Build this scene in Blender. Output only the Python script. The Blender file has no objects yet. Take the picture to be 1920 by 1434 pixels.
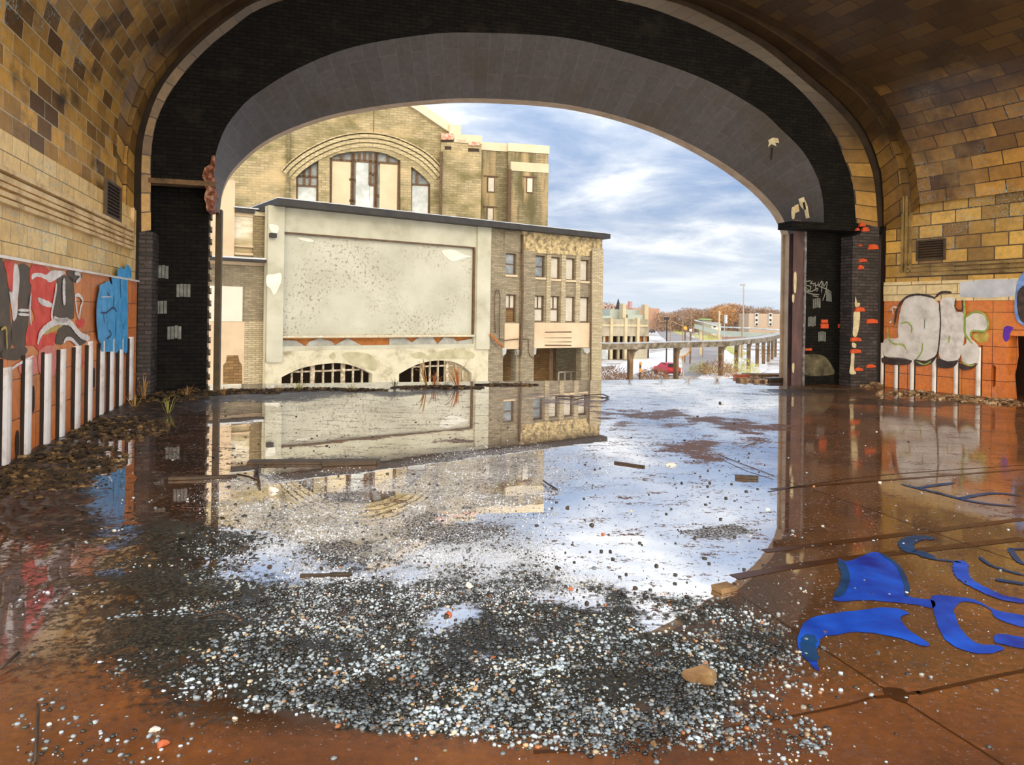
import bpy, bmesh, math, random
import numpy as np
from mathutils import Vector, Matrix, noise as mnoise
from mathutils.geometry import tessellate_polygon
SC = bpy.context.scene
COL = SC.collection
R = random.Random(7)

# ------------------------------------------------------------------ camera
F = 1350.0; PX, PY = 960.0, 589.0; ROLL = math.radians(0.9); H = 1.6
cr, sr = math.cos(ROLL), math.sin(ROLL)
cd = bpy.data.cameras.new('camera'); cam = bpy.data.objects.new('camera', cd); COL.objects.link(cam)
cd.sensor_width = 36.0; cd.lens = F / 1920 * 36; cd.shift_y = -(717 - PY) / 1920; cd.clip_end = 3000
cam.matrix_world = Matrix(((cr, -sr, 0, 0), (0, 0, -1, 0), (sr, cr, 0, H), (0, 0, 0, 1)))
SC.camera = cam
SC.view_settings.view_transform = 'Standard'; SC.view_settings.look = 'None'
SC.view_settings.gamma = 1; SC.view_settings.use_curve_mapping = False
SC.view_settings.exposure = 0.06

# ------------------------------------------------------------------ sky
SKY_BACK = 2.2      # extra brightness put into the unseen sky behind, to light the hall
w = bpy.data.worlds.new('sky'); SC.world = w; w.use_nodes = True
nt = w.node_tree; nt.nodes.clear()
def N(t, **k):
    n = nt.nodes.new(t)
    for a, b in k.items(): setattr(n, a, b)
    return n
def L(a, b): nt.links.new(a, b)
def MATH(op, a, b=None, clamp=False):
    n = N('ShaderNodeMath', operation=op, use_clamp=clamp)
    for i, v in enumerate((a, b)):
        if v is None: continue
        if isinstance(v, (int, float)): n.inputs[i].default_value = v
        else: L(v, n.inputs[i])
    return n.outputs[0]
def RAMP(fac, stops, interp='LINEAR'):
    n = N('ShaderNodeValToRGB'); cr_ = n.color_ramp; cr_.interpolation = interp
    while len(cr_.elements) < len(stops): cr_.elements.new(0.5)
    for e, (p, c) in zip(cr_.elements, stops):
        e.position = p; e.color = (c, c, c, 1) if isinstance(c, (int, float)) else (*c[:3], 1)
    L(fac, n.inputs[0]); return n.outputs[0]
def MIX(fac, a, b, mode='MIX'):
    n = N('ShaderNodeMix', data_type='RGBA', blend_type=mode)
    for i, v in ((0, fac), (6, a), (7, b)):
        if isinstance(v, (int, float)): n.inputs[i].default_value = v if i == 0 else (v, v, v, 1)
        elif isinstance(v, tuple): n.inputs[i].default_value = (*v[:3], 1)
        else: L(v, n.inputs[i])
    return n.outputs[2]
def NOISE(vec, scale, detail=4, rough=0.55, dist=0.0):
    n = N('ShaderNodeTexNoise'); n.inputs['Scale'].default_value = scale; n.inputs['Detail'].default_value = detail
    n.inputs['Roughness'].default_value = rough; n.inputs['Distortion'].default_value = dist
    if vec is not None: L(vec, n.inputs['Vector'])
    return n.outputs[0]
def MAPV(vec, scale=(1, 1, 1), loc=(0, 0, 0), rot=(0, 0, 0)):
    n = N('ShaderNodeMapping'); n.inputs['Scale'].default_value = scale; n.inputs['Location'].default_value = loc
    n.inputs['Rotation'].default_value = rot
    L(vec, n.inputs['Vector']); return n.outputs[0]
tc = N('ShaderNodeTexCoord'); sx = N('ShaderNodeSeparateXYZ'); L(tc.outputs['Generated'], sx.inputs[0])
X, Y, Z = sx.outputs
zc = MATH('MAXIMUM', Z, 0.0)
den = MATH('ADD', zc, 0.16)
cx = N('ShaderNodeCombineXYZ'); L(MATH('DIVIDE', X, den), cx.inputs[0]); L(MATH('DIVIDE', Y, den), cx.inputs[1])
n1 = NOISE(MAPV(cx.outputs[0], (0.85, 1.0, 1), (3.4, 1.7, 0)), 1.5, 7, 0.6, 0.35)
n2 = NOISE(MAPV(cx.outputs[0], (0.5, 1.6, 1), (8.1, 4.2, 0)), 0.55, 3, 0.5)
cl = MATH('ADD', MATH('MULTIPLY', n1, 0.72), MATH('MULTIPLY', n2, 0.28))
ccol = RAMP(cl, [(0.38, (0.26, 0.38, 0.60)), (0.46, (0.40, 0.50, 0.68)), (0.53, (0.60, 0.67, 0.79)), (0.60, (0.95, 0.97, 1.0)), (0.7, (1.0, 1.0, 1.0))])
hor = RAMP(Z, [(0.0, 1.0), (0.05, 0.85), (0.11, 0.25), (0.17, 0.0)])
ccol = MIX(MATH('MULTIPLY', hor, 0.75), ccol, (0.78, 0.84, 0.90))
up = RAMP(Z, [(0.0, 0.5), (0.12, 0.52), (0.30, 0.62), (0.8, 0.8)])
back = MATH('MULTIPLY', RAMP(MATH('MULTIPLY', Y, -1.0), [(0.0, 0.0), (0.8, 1.0)], 'EASE'), SKY_BACK)
st = MATH('ADD', MATH('MULTIPLY', up, 2.1), back)
ccol = MIX(MATH('MULTIPLY', back, 0.9 / SKY_BACK), ccol, (1.0, 0.85, 0.62))
bg = N('ShaderNodeBackground'); wo = N('ShaderNodeOutputWorld')
L(ccol, bg.inputs[0]); L(st, bg.inputs[1]); L(bg.outputs[0], wo.inputs[0])

# ------------------------------------------------------------------ sun (soft, through thin cloud, from behind right)
sd = bpy.data.lights.new('sun', 'SUN'); so = bpy.data.objects.new('sun', sd); COL.objects.link(so)
sd.energy = 0.5; sd.angle = math.radians(9); sd.color = (1.0, 0.93, 0.80)
sundir = Vector((0.75, -0.85, 0.62)).normalized()      # towards the sun
so.rotation_euler = sundir.to_track_quat('Z', 'Y').to_euler(); so.location = (6, -8, 14)

# ------------------------------------------------------------------ pixel rays
def ray(px, py):
    u = px - PX; v = PY - py
    return (u * cr - v * sr) / F, (u * sr + v * cr) / F
def ground(px, py, z=0.0):
    a, b = ray(px, py); y = (z - H) / b
    return Vector((a * y, y, z))
def at(px, py, y):
    a, b = ray(px, py); return Vector((a * y, y, H + b * y))
def proj(p):
    a = p[0] / p[1]; b = (p[2] - H) / p[1]
    u = (a * cr + b * sr) * F; v = (-a * sr + b * cr) * F
    return PX + u, PY - v
class Frame:
    """vertical plane: s along the wall, z up, d out of the wall towards the viewer"""
    def __init__(s, o, t, n=None):
        s.o = Vector((o[0], o[1], 0)); s.t = Vector((t[0], t[1], 0)).normalized()
        s.n = Vector((s.t.y, -s.t.x, 0)) if n is None else Vector((n[0], n[1], 0)).normalized()
    def __call__(s, a, z, d=0.0): return s.o + s.t * a + s.n * d + Vector((0, 0, z))
    def hit(s, px, py, d=0.0):
        a, b = ray(px, py); o = s.o + s.n * d
        y = o.dot(s.n) / (a * s.n.x + s.n.y)
        p = Vector((a * y, y, 0)) - o
        return (p.dot(s.t), H + b * y)
    def hits(s, pts, d=0.0): return [s.hit(x, y, d) for x, y in pts]
    def off(s, d): return Frame(s.o + s.n * d, s.t, s.n)

# ------------------------------------------------------------------ objects
WL = {}    # world location of the empties
def props(o, label=None, cat=None, group=None, kind=None):
    for k, v in (('label', label), ('category', cat), ('group', group), ('kind', kind)):
        if v: o[k] = v
    return o
def thing(name, loc, label, cat, group=None, kind=None):
    o = bpy.data.objects.new(name, None); COL.objects.link(o); o.location = loc; o.empty_display_size = 0.2
    WL[o.name] = Vector(loc); return props(o, label, cat, group, kind)
def mesh(name, V, Fc, mat, parent=None, uv=None, smooth=False, origin=None, local=False, mats=None):
    V = [Vector(v) for v in V]
    if parent is not None: base = Vector((0, 0, 0)) if local else WL.get(parent.name, Vector((0, 0, 0)))
    else: base = Vector(origin) if origin is not None else Vector((0, 0, 0))
    me = bpy.data.meshes.new(name)
    me.from_pydata([tuple(v - base) for v in V], [], [tuple(f) for f in Fc]); me.materials.append(mat)
    if uv is not None:
        ul = me.uv_layers.new(name='UVMap'); li = np.zeros(len(me.loops), dtype=np.int32); me.loops.foreach_get('vertex_index', li)
        ul.data.foreach_set('uv', np.array(uv, dtype=np.float32)[li].ravel())
    if smooth: me.polygons.foreach_set('use_smooth', [True] * len(me.polygons))
    me.update()
    o = bpy.data.objects.new(name, me); COL.objects.link(o)
    if parent is not None: o.parent = parent; WL[o.name] = base
    else: o.location = base; WL[o.name] = base
    return o
class MB:
    def __init__(s): s.V = []; s.F = []; s.U = []
    def add(s, V, Fc, U=None):
        b = len(s.V); s.V += [Vector(v) for v in V]; s.F += [tuple(i + b for i in f) for f in Fc]
        s.U += list(U) if U is not None else [(v[0] + v[1], v[2]) for v in V]
        return s
    def plate(s, fr, outer, holes=(), d0=-0.1, d1=0.0, back=True):
        loops = [list(outer)] + [list(h) for h in holes]
        flat = [p for l in loops for p in l]
        tri = tessellate_polygon([[Vector((p[0], p[1], 0)) for p in l] for l in loops])
        ft = []
        for t in tri:
            a, b, c = (flat[i] for i in t)
            ar = (b[0] - a[0]) * (c[1] - a[1]) - (c[0] - a[0]) * (b[1] - a[1])
            if abs(ar) < 1e-10: continue
            ft.append(t if ar > 0 else (t[0], t[2], t[1]))
        n = len(flat); V = [fr(p[0], p[1], d1) for p in flat]; U = [tuple(p) for p in flat]; Fc = list(ft)
        if back:
            V += [fr(p[0], p[1], d0) for p in flat]; U += [(p[0] + .01, p[1]) for p in flat]
            Fc += [(a + n, c + n, b + n) for a, b, c in ft]
            for li, l in enumerate(loops):
                k0 = sum(len(q) for q in loops[:li]); m = len(l); b0 = len(V)
                ar = sum(l[i][0] * l[(i + 1) % m][1] - l[(i + 1) % m][0] * l[i][1] for i in range(m))
                sg = (ar > 0) == (li == 0)
                for i, p in enumerate(l):
                    V += [fr(p[0], p[1], d1), fr(p[0], p[1], d0)]; U += [(p[0], p[1]), (p[0] + abs(d1 - d0), p[1])]
                for i in range(m):
                    j = (i + 1) % m; q = (b0 + 2 * i, b0 + 2 * i + 1, b0 + 2 * j + 1, b0 + 2 * j)
                    Fc.append(q if sg else q[::-1])
        return s.add(V, Fc, U)
    def rect(s, fr, s0, z0, s1, z1, d0=-0.1, d1=0.0):
        return s.plate(fr, [(s0, z0), (s1, z0), (s1, z1), (s0, z1)], (), d0, d1)
    def box(s, c, sz, rz=0.0, rx=0.0):
        m = Matrix.Translation(Vector(c)) @ Matrix.Rotation(rz, 4, 'Z') @ Matrix.Rotation(rx, 4, 'X')
        V = [m @ Vector((x * sz[0] / 2, y * sz[1] / 2, z * sz[2] / 2)) for z in (-1, 1) for y in (-1, 1) for x in (-1, 1)]
        return s.add(V, [(0, 2, 3, 1), (4, 5, 7, 6), (0, 1, 5, 4), (2, 6, 7, 3), (0, 4, 6, 2), (1, 3, 7, 5)])
    def tube(s, pts, r, k=8, caps=True):
        pts = [Vector(p) for p in pts]; rs = r if isinstance(r, (list, tuple)) else [r] * len(pts)
        V = []; Fc = []; U = []; up = None
        for i, p in enumerate(pts):
            t = (pts[min(i + 1, len(pts) - 1)] - pts[max(i - 1, 0)]).normalized()
            a = t.orthogonal().normalized() if up is None else (up - t * up.dot(t)).normalized()
            up = a; b = t.cross(a)
            for j in range(k):
                an = 2 * math.pi * j / k; V.append(p + (a * math.cos(an) + b * math.sin(an)) * rs[i]); U.append((j * .1, i * .3))
        for i in range(len(pts) - 1):
            for j in range(k): Fc.append((i * k + j, i * k + (j + 1) % k, (i + 1) * k + (j + 1) % k, (i + 1) * k + j))
        if caps: Fc += [tuple(range(k))[::-1], tuple((len(pts) - 1) * k + j for j in range(k))]
        return s.add(V, Fc, U)
    def loft(s, rows, U=None, close=False):
        m = len(rows[0]); V = [p for r in rows for p in r]; Fc = []
        for i in range(len(rows) - 1):
            for j in range(m - 1): Fc.append((i * m + j, i * m + j + 1, (i + 1) * m + j + 1, (i + 1) * m + j))
        if U is None:
            U = []; v0 = 0.0
            for i, r in enumerate(rows):
                a = 0.0
                if i: v0 += (Vector(r[m // 2]) - Vector(rows[i - 1][m // 2])).length
                for j, p in enumerate(r):
                    if j: a += (Vector(rows[0][j]) - Vector(rows[0][j - 1])).length
                    U.append((v0, a))
        return s.add(V, Fc, U)
    def build(s, name, mat, parent=None, smooth=False, origin=None):
        return mesh(name, s.V, s.F, mat, parent, s.U, smooth, origin)
def bottom(V):
    a = np.array([tuple(v) for v in V]); return Vector(((a[:, 0].min() + a[:, 0].max()) / 2, (a[:, 1].min() + a[:, 1].max()) / 2, a[:, 2].min()))
def spline(pts, n=6, closed=False):
    P = [Vector((p[0], p[1], p[2] if len(p) > 2 else 0)) for p in pts]; out = []; m = len(P)
    g = (lambda i: P[i % m]) if closed else (lambda i: P[max(0, min(m - 1, i))])
    for i in range(m if closed else m - 1):
        a, b, c, d = g(i - 1), g(i), g(i + 1), g(i + 2)
        for k in range(n):
            t = k / n
            out.append(0.5 * ((2 * b) + (c - a) * t + (2 * a - 5 * b + 4 * c - d) * t * t + (3 * b - a - 3 * c + d) * t ** 3))
    if not closed: out.append(P[-1])
    return [(q.x, q.y) if len(pts[0]) == 2 else q for q in out]
def resample(pts, n):
    P = [Vector(p) for p in pts]; D = [0.0]
    for a, b in zip(P, P[1:]): D.append(D[-1] + (b - a).length)
    out = []; k = 0
    for i in range(n):
        t = D[-1] * i / (n - 1)
        while k < len(D) - 2 and D[k + 1] < t: k += 1
        f = (t - D[k]) / max(1e-9, D[k + 1] - D[k]); out.append(P[k].lerp(P[k + 1], min(1, f)))
    return out
def jitter(pts, a, rng=R): return [(p[0] + rng.uniform(-a, a), p[1] + rng.uniform(-a, a)) for p in pts]

# ------------------------------------------------------------------ materials
def newmat(name):
    global nt
    m = bpy.data.materials.new(name); m.use_nodes = True; nt = m.node_tree; nt.nodes.clear()
    p = N('ShaderNodeBsdfPrincipled'); o = N('ShaderNodeOutputMaterial'); L(p.outputs[0], o.inputs[0])
    return m, p
def setp(p, col=None, rough=0.6, metal=0.0, spec=0.5):
    if isinstance(col, tuple): p.inputs['Base Color'].default_value = (*col, 1)
    elif col is not None: L(col, p.inputs['Base Color'])
    if isinstance(rough, (int, float)): p.inputs['Roughness'].default_value = rough
    else: L(rough, p.inputs['Roughness'])
    p.inputs['Metallic'].default_value = metal; p.inputs['Specular IOR Level'].default_value = spec
def BUMP(p, h, strength=0.4, dist=0.02):
    b = N('ShaderNodeBump'); b.inputs['Strength'].default_value = strength; b.inputs['Distance'].default_value = dist
    L(h, b.inputs['Height']); L(b.outputs[0], p.inputs['Normal'])
def POS(): return N('ShaderNodeNewGeometry').outputs['Position']
def UV(): return N('ShaderNodeTexCoord').outputs['UV']
def m_noise(name, stops, scale=2.0, detail=6, rough=0.7, bump=0.0, stretch=(1, 1, 1), metal=0.0, spec=0.5, bdist=0.01, nr=0.6, coord=None):
    m, p = newmat(name); v = MAPV(POS() if coord is None else UV(), stretch)
    n = NOISE(v, scale, detail, nr); setp(p, RAMP(n, stops), rough, metal, spec)
    if bump: BUMP(p, NOISE(v, scale * 5, 4), bump, bdist)
    return m
def m_brick(name, c1, c2, mortar, bw, bh, ms=0.012, dirt=None, rough=0.5, bump=0.4, bias=0.0, flecks=0.0, tint=None, spec=0.5, dirt2=None, offset=0.5, crown_dark=None):
    m, p = newmat(name); uv = UV(); b = N('ShaderNodeTexBrick'); L(uv, b.inputs['Vector'])
    b.inputs['Color1'].default_value = (*c1, 1); b.inputs['Color2'].default_value = (*c2, 1); b.inputs['Mortar'].default_value = (*mortar, 1)
    b.inputs['Scale'].default_value = 1; b.inputs['Brick Width'].default_value = bw; b.inputs['Row Height'].default_value = bh
    b.inputs['Mortar Size'].default_value = ms; b.inputs['Mortar Smooth'].default_value = 0.2; b.inputs['Bias'].default_value = bias
    b.offset = offset
    col = b.outputs['Color']; ps = POS()
    fine = NOISE(ps, 9, 5, 0.7)
    col = MIX(1.0, col, RAMP(fine, [(0.25, 0.72), (0.7, 1.15)]), 'MULTIPLY')
    if tint: col = MIX(RAMP(NOISE(ps, tint[1], 4, 0.6), [(tint[2], 0.0), (tint[3], tint[4])]), col, tint[0])
    if dirt: col = MIX(RAMP(NOISE(MAPV(uv, dirt[5] if len(dirt) > 5 else (1, 1, 1)), dirt[1], 6, 0.65), [(dirt[2], 0.0), (dirt[3], dirt[4])]), col, dirt[0])
    if dirt2: col = MIX(RAMP(NOISE(MAPV(uv, dirt2[5], (7.3, 3.1, 0)), dirt2[1], 6, 0.65), [(dirt2[2], 0.0), (dirt2[3], dirt2[4])]), col, dirt2[0])
    if flecks:
        a = RAMP(NOISE(ps, 26, 2, 0.6), [(0.56, 0.0), (0.60, 1.0)]); c = RAMP(NOISE(ps, 0.9, 4, 0.6), [(0.5, 0.0), (0.62, 1.0)])
        col = MIX(MATH('MULTIPLY', MATH('MULTIPLY', a, c), flecks), col, (0.30, 0.50, 0.58))
    if crown_dark:  # blends to dark brown with height, broken up by noise
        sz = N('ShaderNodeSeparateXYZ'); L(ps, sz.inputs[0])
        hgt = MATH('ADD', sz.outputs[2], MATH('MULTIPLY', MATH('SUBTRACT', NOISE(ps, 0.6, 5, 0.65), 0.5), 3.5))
        col = MIX(RAMP(MATH('DIVIDE', hgt, 12.0), [(crown_dark[0] / 12, 0.0), (crown_dark[1] / 12, crown_dark[2])]), col, (0.035, 0.02, 0.01))
    setp(p, col, rough, 0, spec)
    if bump: BUMP(p, MATH('ADD', MATH('MULTIPLY', b.outputs['Fac'], -1.0), MATH('MULTIPLY', fine, 0.4)), bump, 0.015)
    return m
TAN, OCH = (0.62, 0.40, 0.14), (0.24, 0.12, 0.035)
M = {}
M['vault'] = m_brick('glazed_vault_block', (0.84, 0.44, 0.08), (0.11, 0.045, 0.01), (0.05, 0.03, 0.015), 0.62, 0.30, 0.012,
    dirt=((0.025, 0.015, 0.008), 0.55, 0.50, 0.68, 0.85, (1, 1, 1)), rough=0.32, flecks=0.9, crown_dark=(3.9, 6.6, 0.93), tint=((0.75, 0.50, 0.20), 0.8, 0.55, 0.7, 0.5))
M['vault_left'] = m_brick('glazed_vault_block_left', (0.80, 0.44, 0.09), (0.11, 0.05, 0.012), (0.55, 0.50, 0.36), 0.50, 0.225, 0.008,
    dirt=((0.03, 0.02, 0.012), 0.8, 0.52, 0.66, 0.85, (1, 1.6, 1)), rough=0.30, flecks=0.8, crown_dark=(4.0, 6.8, 0.9))
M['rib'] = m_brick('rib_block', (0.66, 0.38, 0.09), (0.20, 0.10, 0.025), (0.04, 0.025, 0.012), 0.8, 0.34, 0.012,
    dirt=((0.02, 0.014, 0.01), 0.7, 0.50, 0.68, 0.8), rough=0.35, crown_dark=(3.8, 6.2, 0.95))
M['groove'] = m_noise('groove_dark', [(0.3, (0.012, 0.008, 0.005)), (0.7, (0.04, 0.022, 0.01))], 3, rough=0.9)  # near-black tone for the groove between the ribs
M['wall_l'] = m_brick('tan_block_left', (0.95, 0.70, 0.32), (0.74, 0.47, 0.16), (0.20, 0.14, 0.07), 0.46, 0.225, 0.006,
    dirt=((0.10, 0.06, 0.02), 1.2, 0.55, 0.75, 0.6), rough=0.32, flecks=0.8)
M['wall_r'] = m_brick('tan_block_right', (0.90, 0.56, 0.13), (0.24, 0.125, 0.03), (0.10, 0.06, 0.03), 0.55, 0.29, 0.014,
    dirt=((0.12, 0.08, 0.03), 0.8, 0.5, 0.7, 0.7, (1, 1.6, 1)), rough=0.34, flecks=0.5)
M['wains_l'] = m_brick('orange_tile_left', (0.80, 0.25, 0.06), (0.64, 0.19, 0.05), (0.14, 0.05, 0.03), 0.42, 0.42, 0.006,
    dirt=((0.10, 0.04, 0.03), 2.0, 0.55, 0.72, 0.6), rough=0.3, flecks=0.4, offset=0.0)
M['wains_r'] = m_brick('orange_tile_right', (0.84, 0.26, 0.06), (0.70, 0.20, 0.05), (0.16, 0.05, 0.03), 0.62, 0.36, 0.008,
    dirt=((0.75, 0.33, 0.08), 0.9, 0.5, 0.65, 0.5), rough=0.3, flecks=0.4, offset=0.0)
M['band_r'] = m_brick('pale_band_block', (0.94, 0.78, 0.46), (0.88, 0.70, 0.38), (0.25, 0.16, 0.08), 0.7, 0.22, 0.01, rough=0.4,
    dirt=((0.45, 0.30, 0.12), 1.5, 0.5, 0.75, 0.5))
M['mould'] = m_noise('tan_moulding', [(0.3, (0.30, 0.18, 0.07)), (0.5, (0.70, 0.50, 0.24)), (0.7, (0.86, 0.68, 0.40))], 3.0, rough=0.4)
M['mould_r'] = m_noise('olive_moulding', [(0.3, (0.14, 0.09, 0.03)), (0.6, (0.42, 0.29, 0.11)), (0.8, (0.6, 0.43, 0.17))], 2.5, rough=0.45)
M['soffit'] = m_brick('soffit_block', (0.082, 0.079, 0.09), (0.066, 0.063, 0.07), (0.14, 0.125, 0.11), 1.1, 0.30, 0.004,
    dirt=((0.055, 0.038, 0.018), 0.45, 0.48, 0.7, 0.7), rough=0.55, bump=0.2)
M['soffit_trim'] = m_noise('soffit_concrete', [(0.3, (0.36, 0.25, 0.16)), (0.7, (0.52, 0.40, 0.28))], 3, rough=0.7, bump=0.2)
M['black'] = m_brick('soot_and_shade_brick', (0.016, 0.015, 0.014), (0.010, 0.010, 0.011), (0.006, 0.006, 0.006), 0.22, 0.075, 0.008,
    dirt=((0.04, 0.032, 0.025), 1.3, 0.55, 0.8, 0.7), rough=0.95, bump=0.25, spec=0.12)  # near-black: soot plus the shade on this unlit face, both in the colour
M['pier'] = m_brick('painted_grey_brick', (0.085, 0.068, 0.072), (0.035, 0.03, 0.033), (0.02, 0.02, 0.02), 0.22, 0.075, 0.01,
    dirt=((0.28, 0.23, 0.24), 3, 0.58, 0.75, 0.6), rough=0.6, bump=0.6)
M['red_brick'] = m_noise('exposed_red_brick', [(0.3, (0.55, 0.06, 0.02)), (0.7, (0.80, 0.14, 0.04))], 9, rough=0.85, bump=0.5)
M['cream_plaster'] = m_noise('cream_plaster', [(0.3, (0.55, 0.46, 0.28)), (0.7, (0.80, 0.74, 0.52))], 8, rough=0.8, bump=0.4)
M['glaze_and_glint'] = m_noise('glazed_edge_and_glint', [(0.3, (0.62, 0.52, 0.50)), (0.45, (0.86, 0.80, 0.78)), (0.7, (0.92, 0.92, 0.96))], 4, rough=0.22)  # white on the nosings is their highlight put into the colour
M['dark_joint'] = m_noise('dark_joint', [(0.3, (0.012, 0.006, 0.003)), (0.7, (0.035, 0.015, 0.006))], 5, rough=0.8)
M['louvre'] = m_noise('rusty_louvre', [(0.3, (0.05, 0.035, 0.02)), (0.7, (0.12, 0.08, 0.05))], 6, rough=0.6)
M['dark_steel'] = m_noise('dark_steel', [(0.3, (0.05, 0.035, 0.02)), (0.7, (0.10, 0.065, 0.03))], 4, rough=0.6)
M['purple_steel'] = m_noise('painted_steel_edge', [(0.3, (0.06, 0.04, 0.045)), (0.6, (0.15, 0.09, 0.10)), (0.75, (0.35, 0.10, 0.08))], 5, rough=0.5, stretch=(1, 1, .3))
def m_paint(name, a, b=None, rough=0.4, sc=7): return m_noise(name, [(0.3, tuple(.72 * x for x in a)), (0.5, a), (0.7, b or a)], sc, 5, rough)
M['p_blue'] = m_paint('sky_blue_paint', (0.045, 0.36, 0.76), (0.12, 0.47, 0.85))
M['p_dblue'] = m_paint('navy_paint', (0.01, 0.05, 0.14))
M['p_red'] = m_paint('red_paint', (0.72, 0.025, 0.022), (0.80, 0.10, 0.05))
M['p_white'] = m_paint('white_paint', (0.78, 0.74, 0.74), (0.92, 0.92, 0.94))
M['p_dark'] = m_paint('charcoal_paint', (0.05, 0.032, 0.028), (0.10, 0.065, 0.05))
M['p_green'] = m_paint('lime_paint', (0.33, 0.46, 0.10), (0.60, 0.66, 0.25))
M['p_grey'] = m_paint('pale_grey_paint', (0.80, 0.77, 0.76), (0.92, 0.92, 0.95), sc=4)
M['p_purple'] = m_paint('purple_paint', (0.14, 0.03, 0.48))
M['p_peri'] = m_paint('pale_blue_paint', (0.18, 0.34, 0.80), (0.35, 0.5, 0.85))
M['p_ice'] = m_paint('ice_blue_paint', (0.62, 0.66, 0.78), (0.80, 0.82, 0.88), sc=2)
M['p_tag'] = m_paint('chalk_grey_paint', (0.30, 0.32, 0.30))
M['p_tag2'] = m_paint('faded_white_paint', (0.16, 0.17, 0.17), (0.26, 0.28, 0.28))
M['p_pink'] = m_paint('pink_paint', (0.75, 0.22, 0.20))
M['p_yel'] = m_paint('yellow_paint', (0.55, 0.40, 0.08), (0.75, 0.62, 0.2))
def wetpaint(name, a, b):
    m, p = newmat(name); ps = POS(); setp(p, RAMP(NOISE(ps, 3.5, 5), [(0.3, a), (0.7, b)]), RAMP(NOISE(ps, 8, 3), [(0.3, 0.25), (0.7, 0.5)])); return m
M['f_blue'] = wetpaint('ultramarine_paint', (0.002, 0.012, 0.20), (0.005, 0.10, 0.62))
M['f_teal'] = wetpaint('deep_blue_paint', (0.004, 0.02, 0.06), (0.005, 0.06, 0.18))
# ------------------------------------------------------------------ floor
TE = 9.8                                    # vault cut short here, measured back from the mouth, to let sky light in
FO = Frame((-5.96, 14.64), (0.963, 0.270))   # plane of the arch mouth
def FT(t): return FO.off(t)
RB = FT(1.45)
sL, _ = RB.hit(251, 700); sR, _ = RB.hit(1657, 700)
pL = RB(sL, 0); pR = RB(sR, 0)
dL = Vector(((567 - 960) / F, 1, 0)).normalized(); dR = Vector(((250 - 960) / F, 1, 0)).normalized()
FL = Frame(pL, -dL, (dL.y, -dL.x)); FR = Frame(pR, -dR, (-dR.y, dR.x))     # s runs towards the viewer
SEND = 8.9
# fields painted on the floor, in metres, made from what lies where
def E(px, py, rx, ry, x, y, p=2.0):
    q = math.hypot((x - px) / rx, (y - py) / ry); return max(0.0, 1 - q ** p) if q < 1 else 0.0
MOSS = [(860, 995, 170, 42, 1.1), (640, 1040, 110, 36, .9), (640, 930, 90, 24, .8), (1010, 1050, 90, 34, .9), (740, 1130, 130, 34, 1.0), (900, 1170, 200, 30, .8), (1050, 1010, 80, 30, .7), (1240, 1010, 190, 14, .45), (1350, 1012, 70, 22, .8), (1230, 880, 120, 14, .35), (980, 870, 180, 30, .4),
        (650, 860, 160, 14, .6), (1000, 1240, 480, 80, .6), (900, 1150, 400, 40, .5)]
ISLE = [(1140, 775, 60, 9, .9), (1230, 778, 70, 9, 1), (1330, 790, 90, 10, 1), (1420, 800, 90, 12, 1), (1290, 840, 75, 16, 1.1), (1330, 860, 50, 10, .9),
        (1080, 755, 90, 6, .8), (1040, 742, 60, 5, .5), (1400, 830, 60, 9, .7), (860, 830, 60, 6, .8), (1240, 828, 140, 20, .25), (1170, 800, 40, 10, .5)]
LEFTMUD = [(60, 880, 330, 90, 1.2), (250, 800, 150, 34, .8), (340, 760, 110, 18, .9), (100, 960, 260, 70, .7), (470, 745, 230, 14, 1.0), (300, 1000, 160, 60, .45), (450, 880, 130, 16, .35),
           (150, 1100, 380, 190, .55), (370, 1180, 240, 150, .6), (80, 1300, 300, 120, .42), (300, 1330, 240, 80, .4), (720, 735, 200, 9, .9), (1500, 735, 200, 10, .8), (1700, 755, 240, 10, .8), (230, 775, 110, 30, 1.0), (560, 870, 60, 10, .5)]
GRAV = [(900, 1290, 520, 150, 1.0), (700, 1180, 420, 90, .8), (1250, 1200, 280, 90, .7), (1200, 1350, 330, 90, .8), (420, 1200, 300, 130, .8), (800, 1110, 460, 80, .55), (330, 1080, 220, 110, .5), (500, 1130, 220, 80, .5), (380, 1000, 180, 60, .4), (1450, 1390, 200, 70, .34), (1440, 1250, 150, 90, .36)]
BARE = [(850, 1410, 260, 60, 1), (560, 1400, 160, 60, .8), (1130, 1310, 60, 26, .3), (1240, 1225, 90, 26, .45), (1360, 1330, 60, 60, .4), (1250, 1360, 50, 50, .5)]
OPEN = [(520, 1090, 110, 60, 1), (860, 1140, 80, 22, .9), (770, 1070, 40, 12, .9), (1180, 1000, 200, 100, 1.0), (870, 1040, 22, 7, .8), (1060, 1140, 90, 30, .8), (1250, 930, 240, 60, 1), (740, 940, 70, 20, 1.2), (620, 780, 300, 40, .6)]
GRIT_SHEEN = [(760, 1020, 400, 150, 1.4), (930, 890, 250, 60, 1.3), (600, 950, 240, 80, 1.0), (1050, 1060, 130, 90, .8), (760, 1130, 420, 80, .8), (1350, 1012, 90, 22, .6), (1000, 760, 120, 20, .3), (1240, 880, 160, 16, .3), (480, 940, 140, 50, .6)]  # wet grit whose pale tone is painted sky reflection
POOL = [(720, 948, 80, 32, 1.3), (540, 945, 50, 30, .9), (940, 905, 70, 26, 1.0), (990, 915, 60, 14, .8), (560, 880, 200, 40, .7), (660, 1025, 40, 14, .9)]
def fsum(l, x, y): return sum(E(a, b, c, d, x, y) * k for a, b, c, d, k in l)
def nz(x, y, s, o=0.0): return mnoise.fractal(Vector((x * s + o, y * s - o, o)), 1.0, 2.0, 4)
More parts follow.
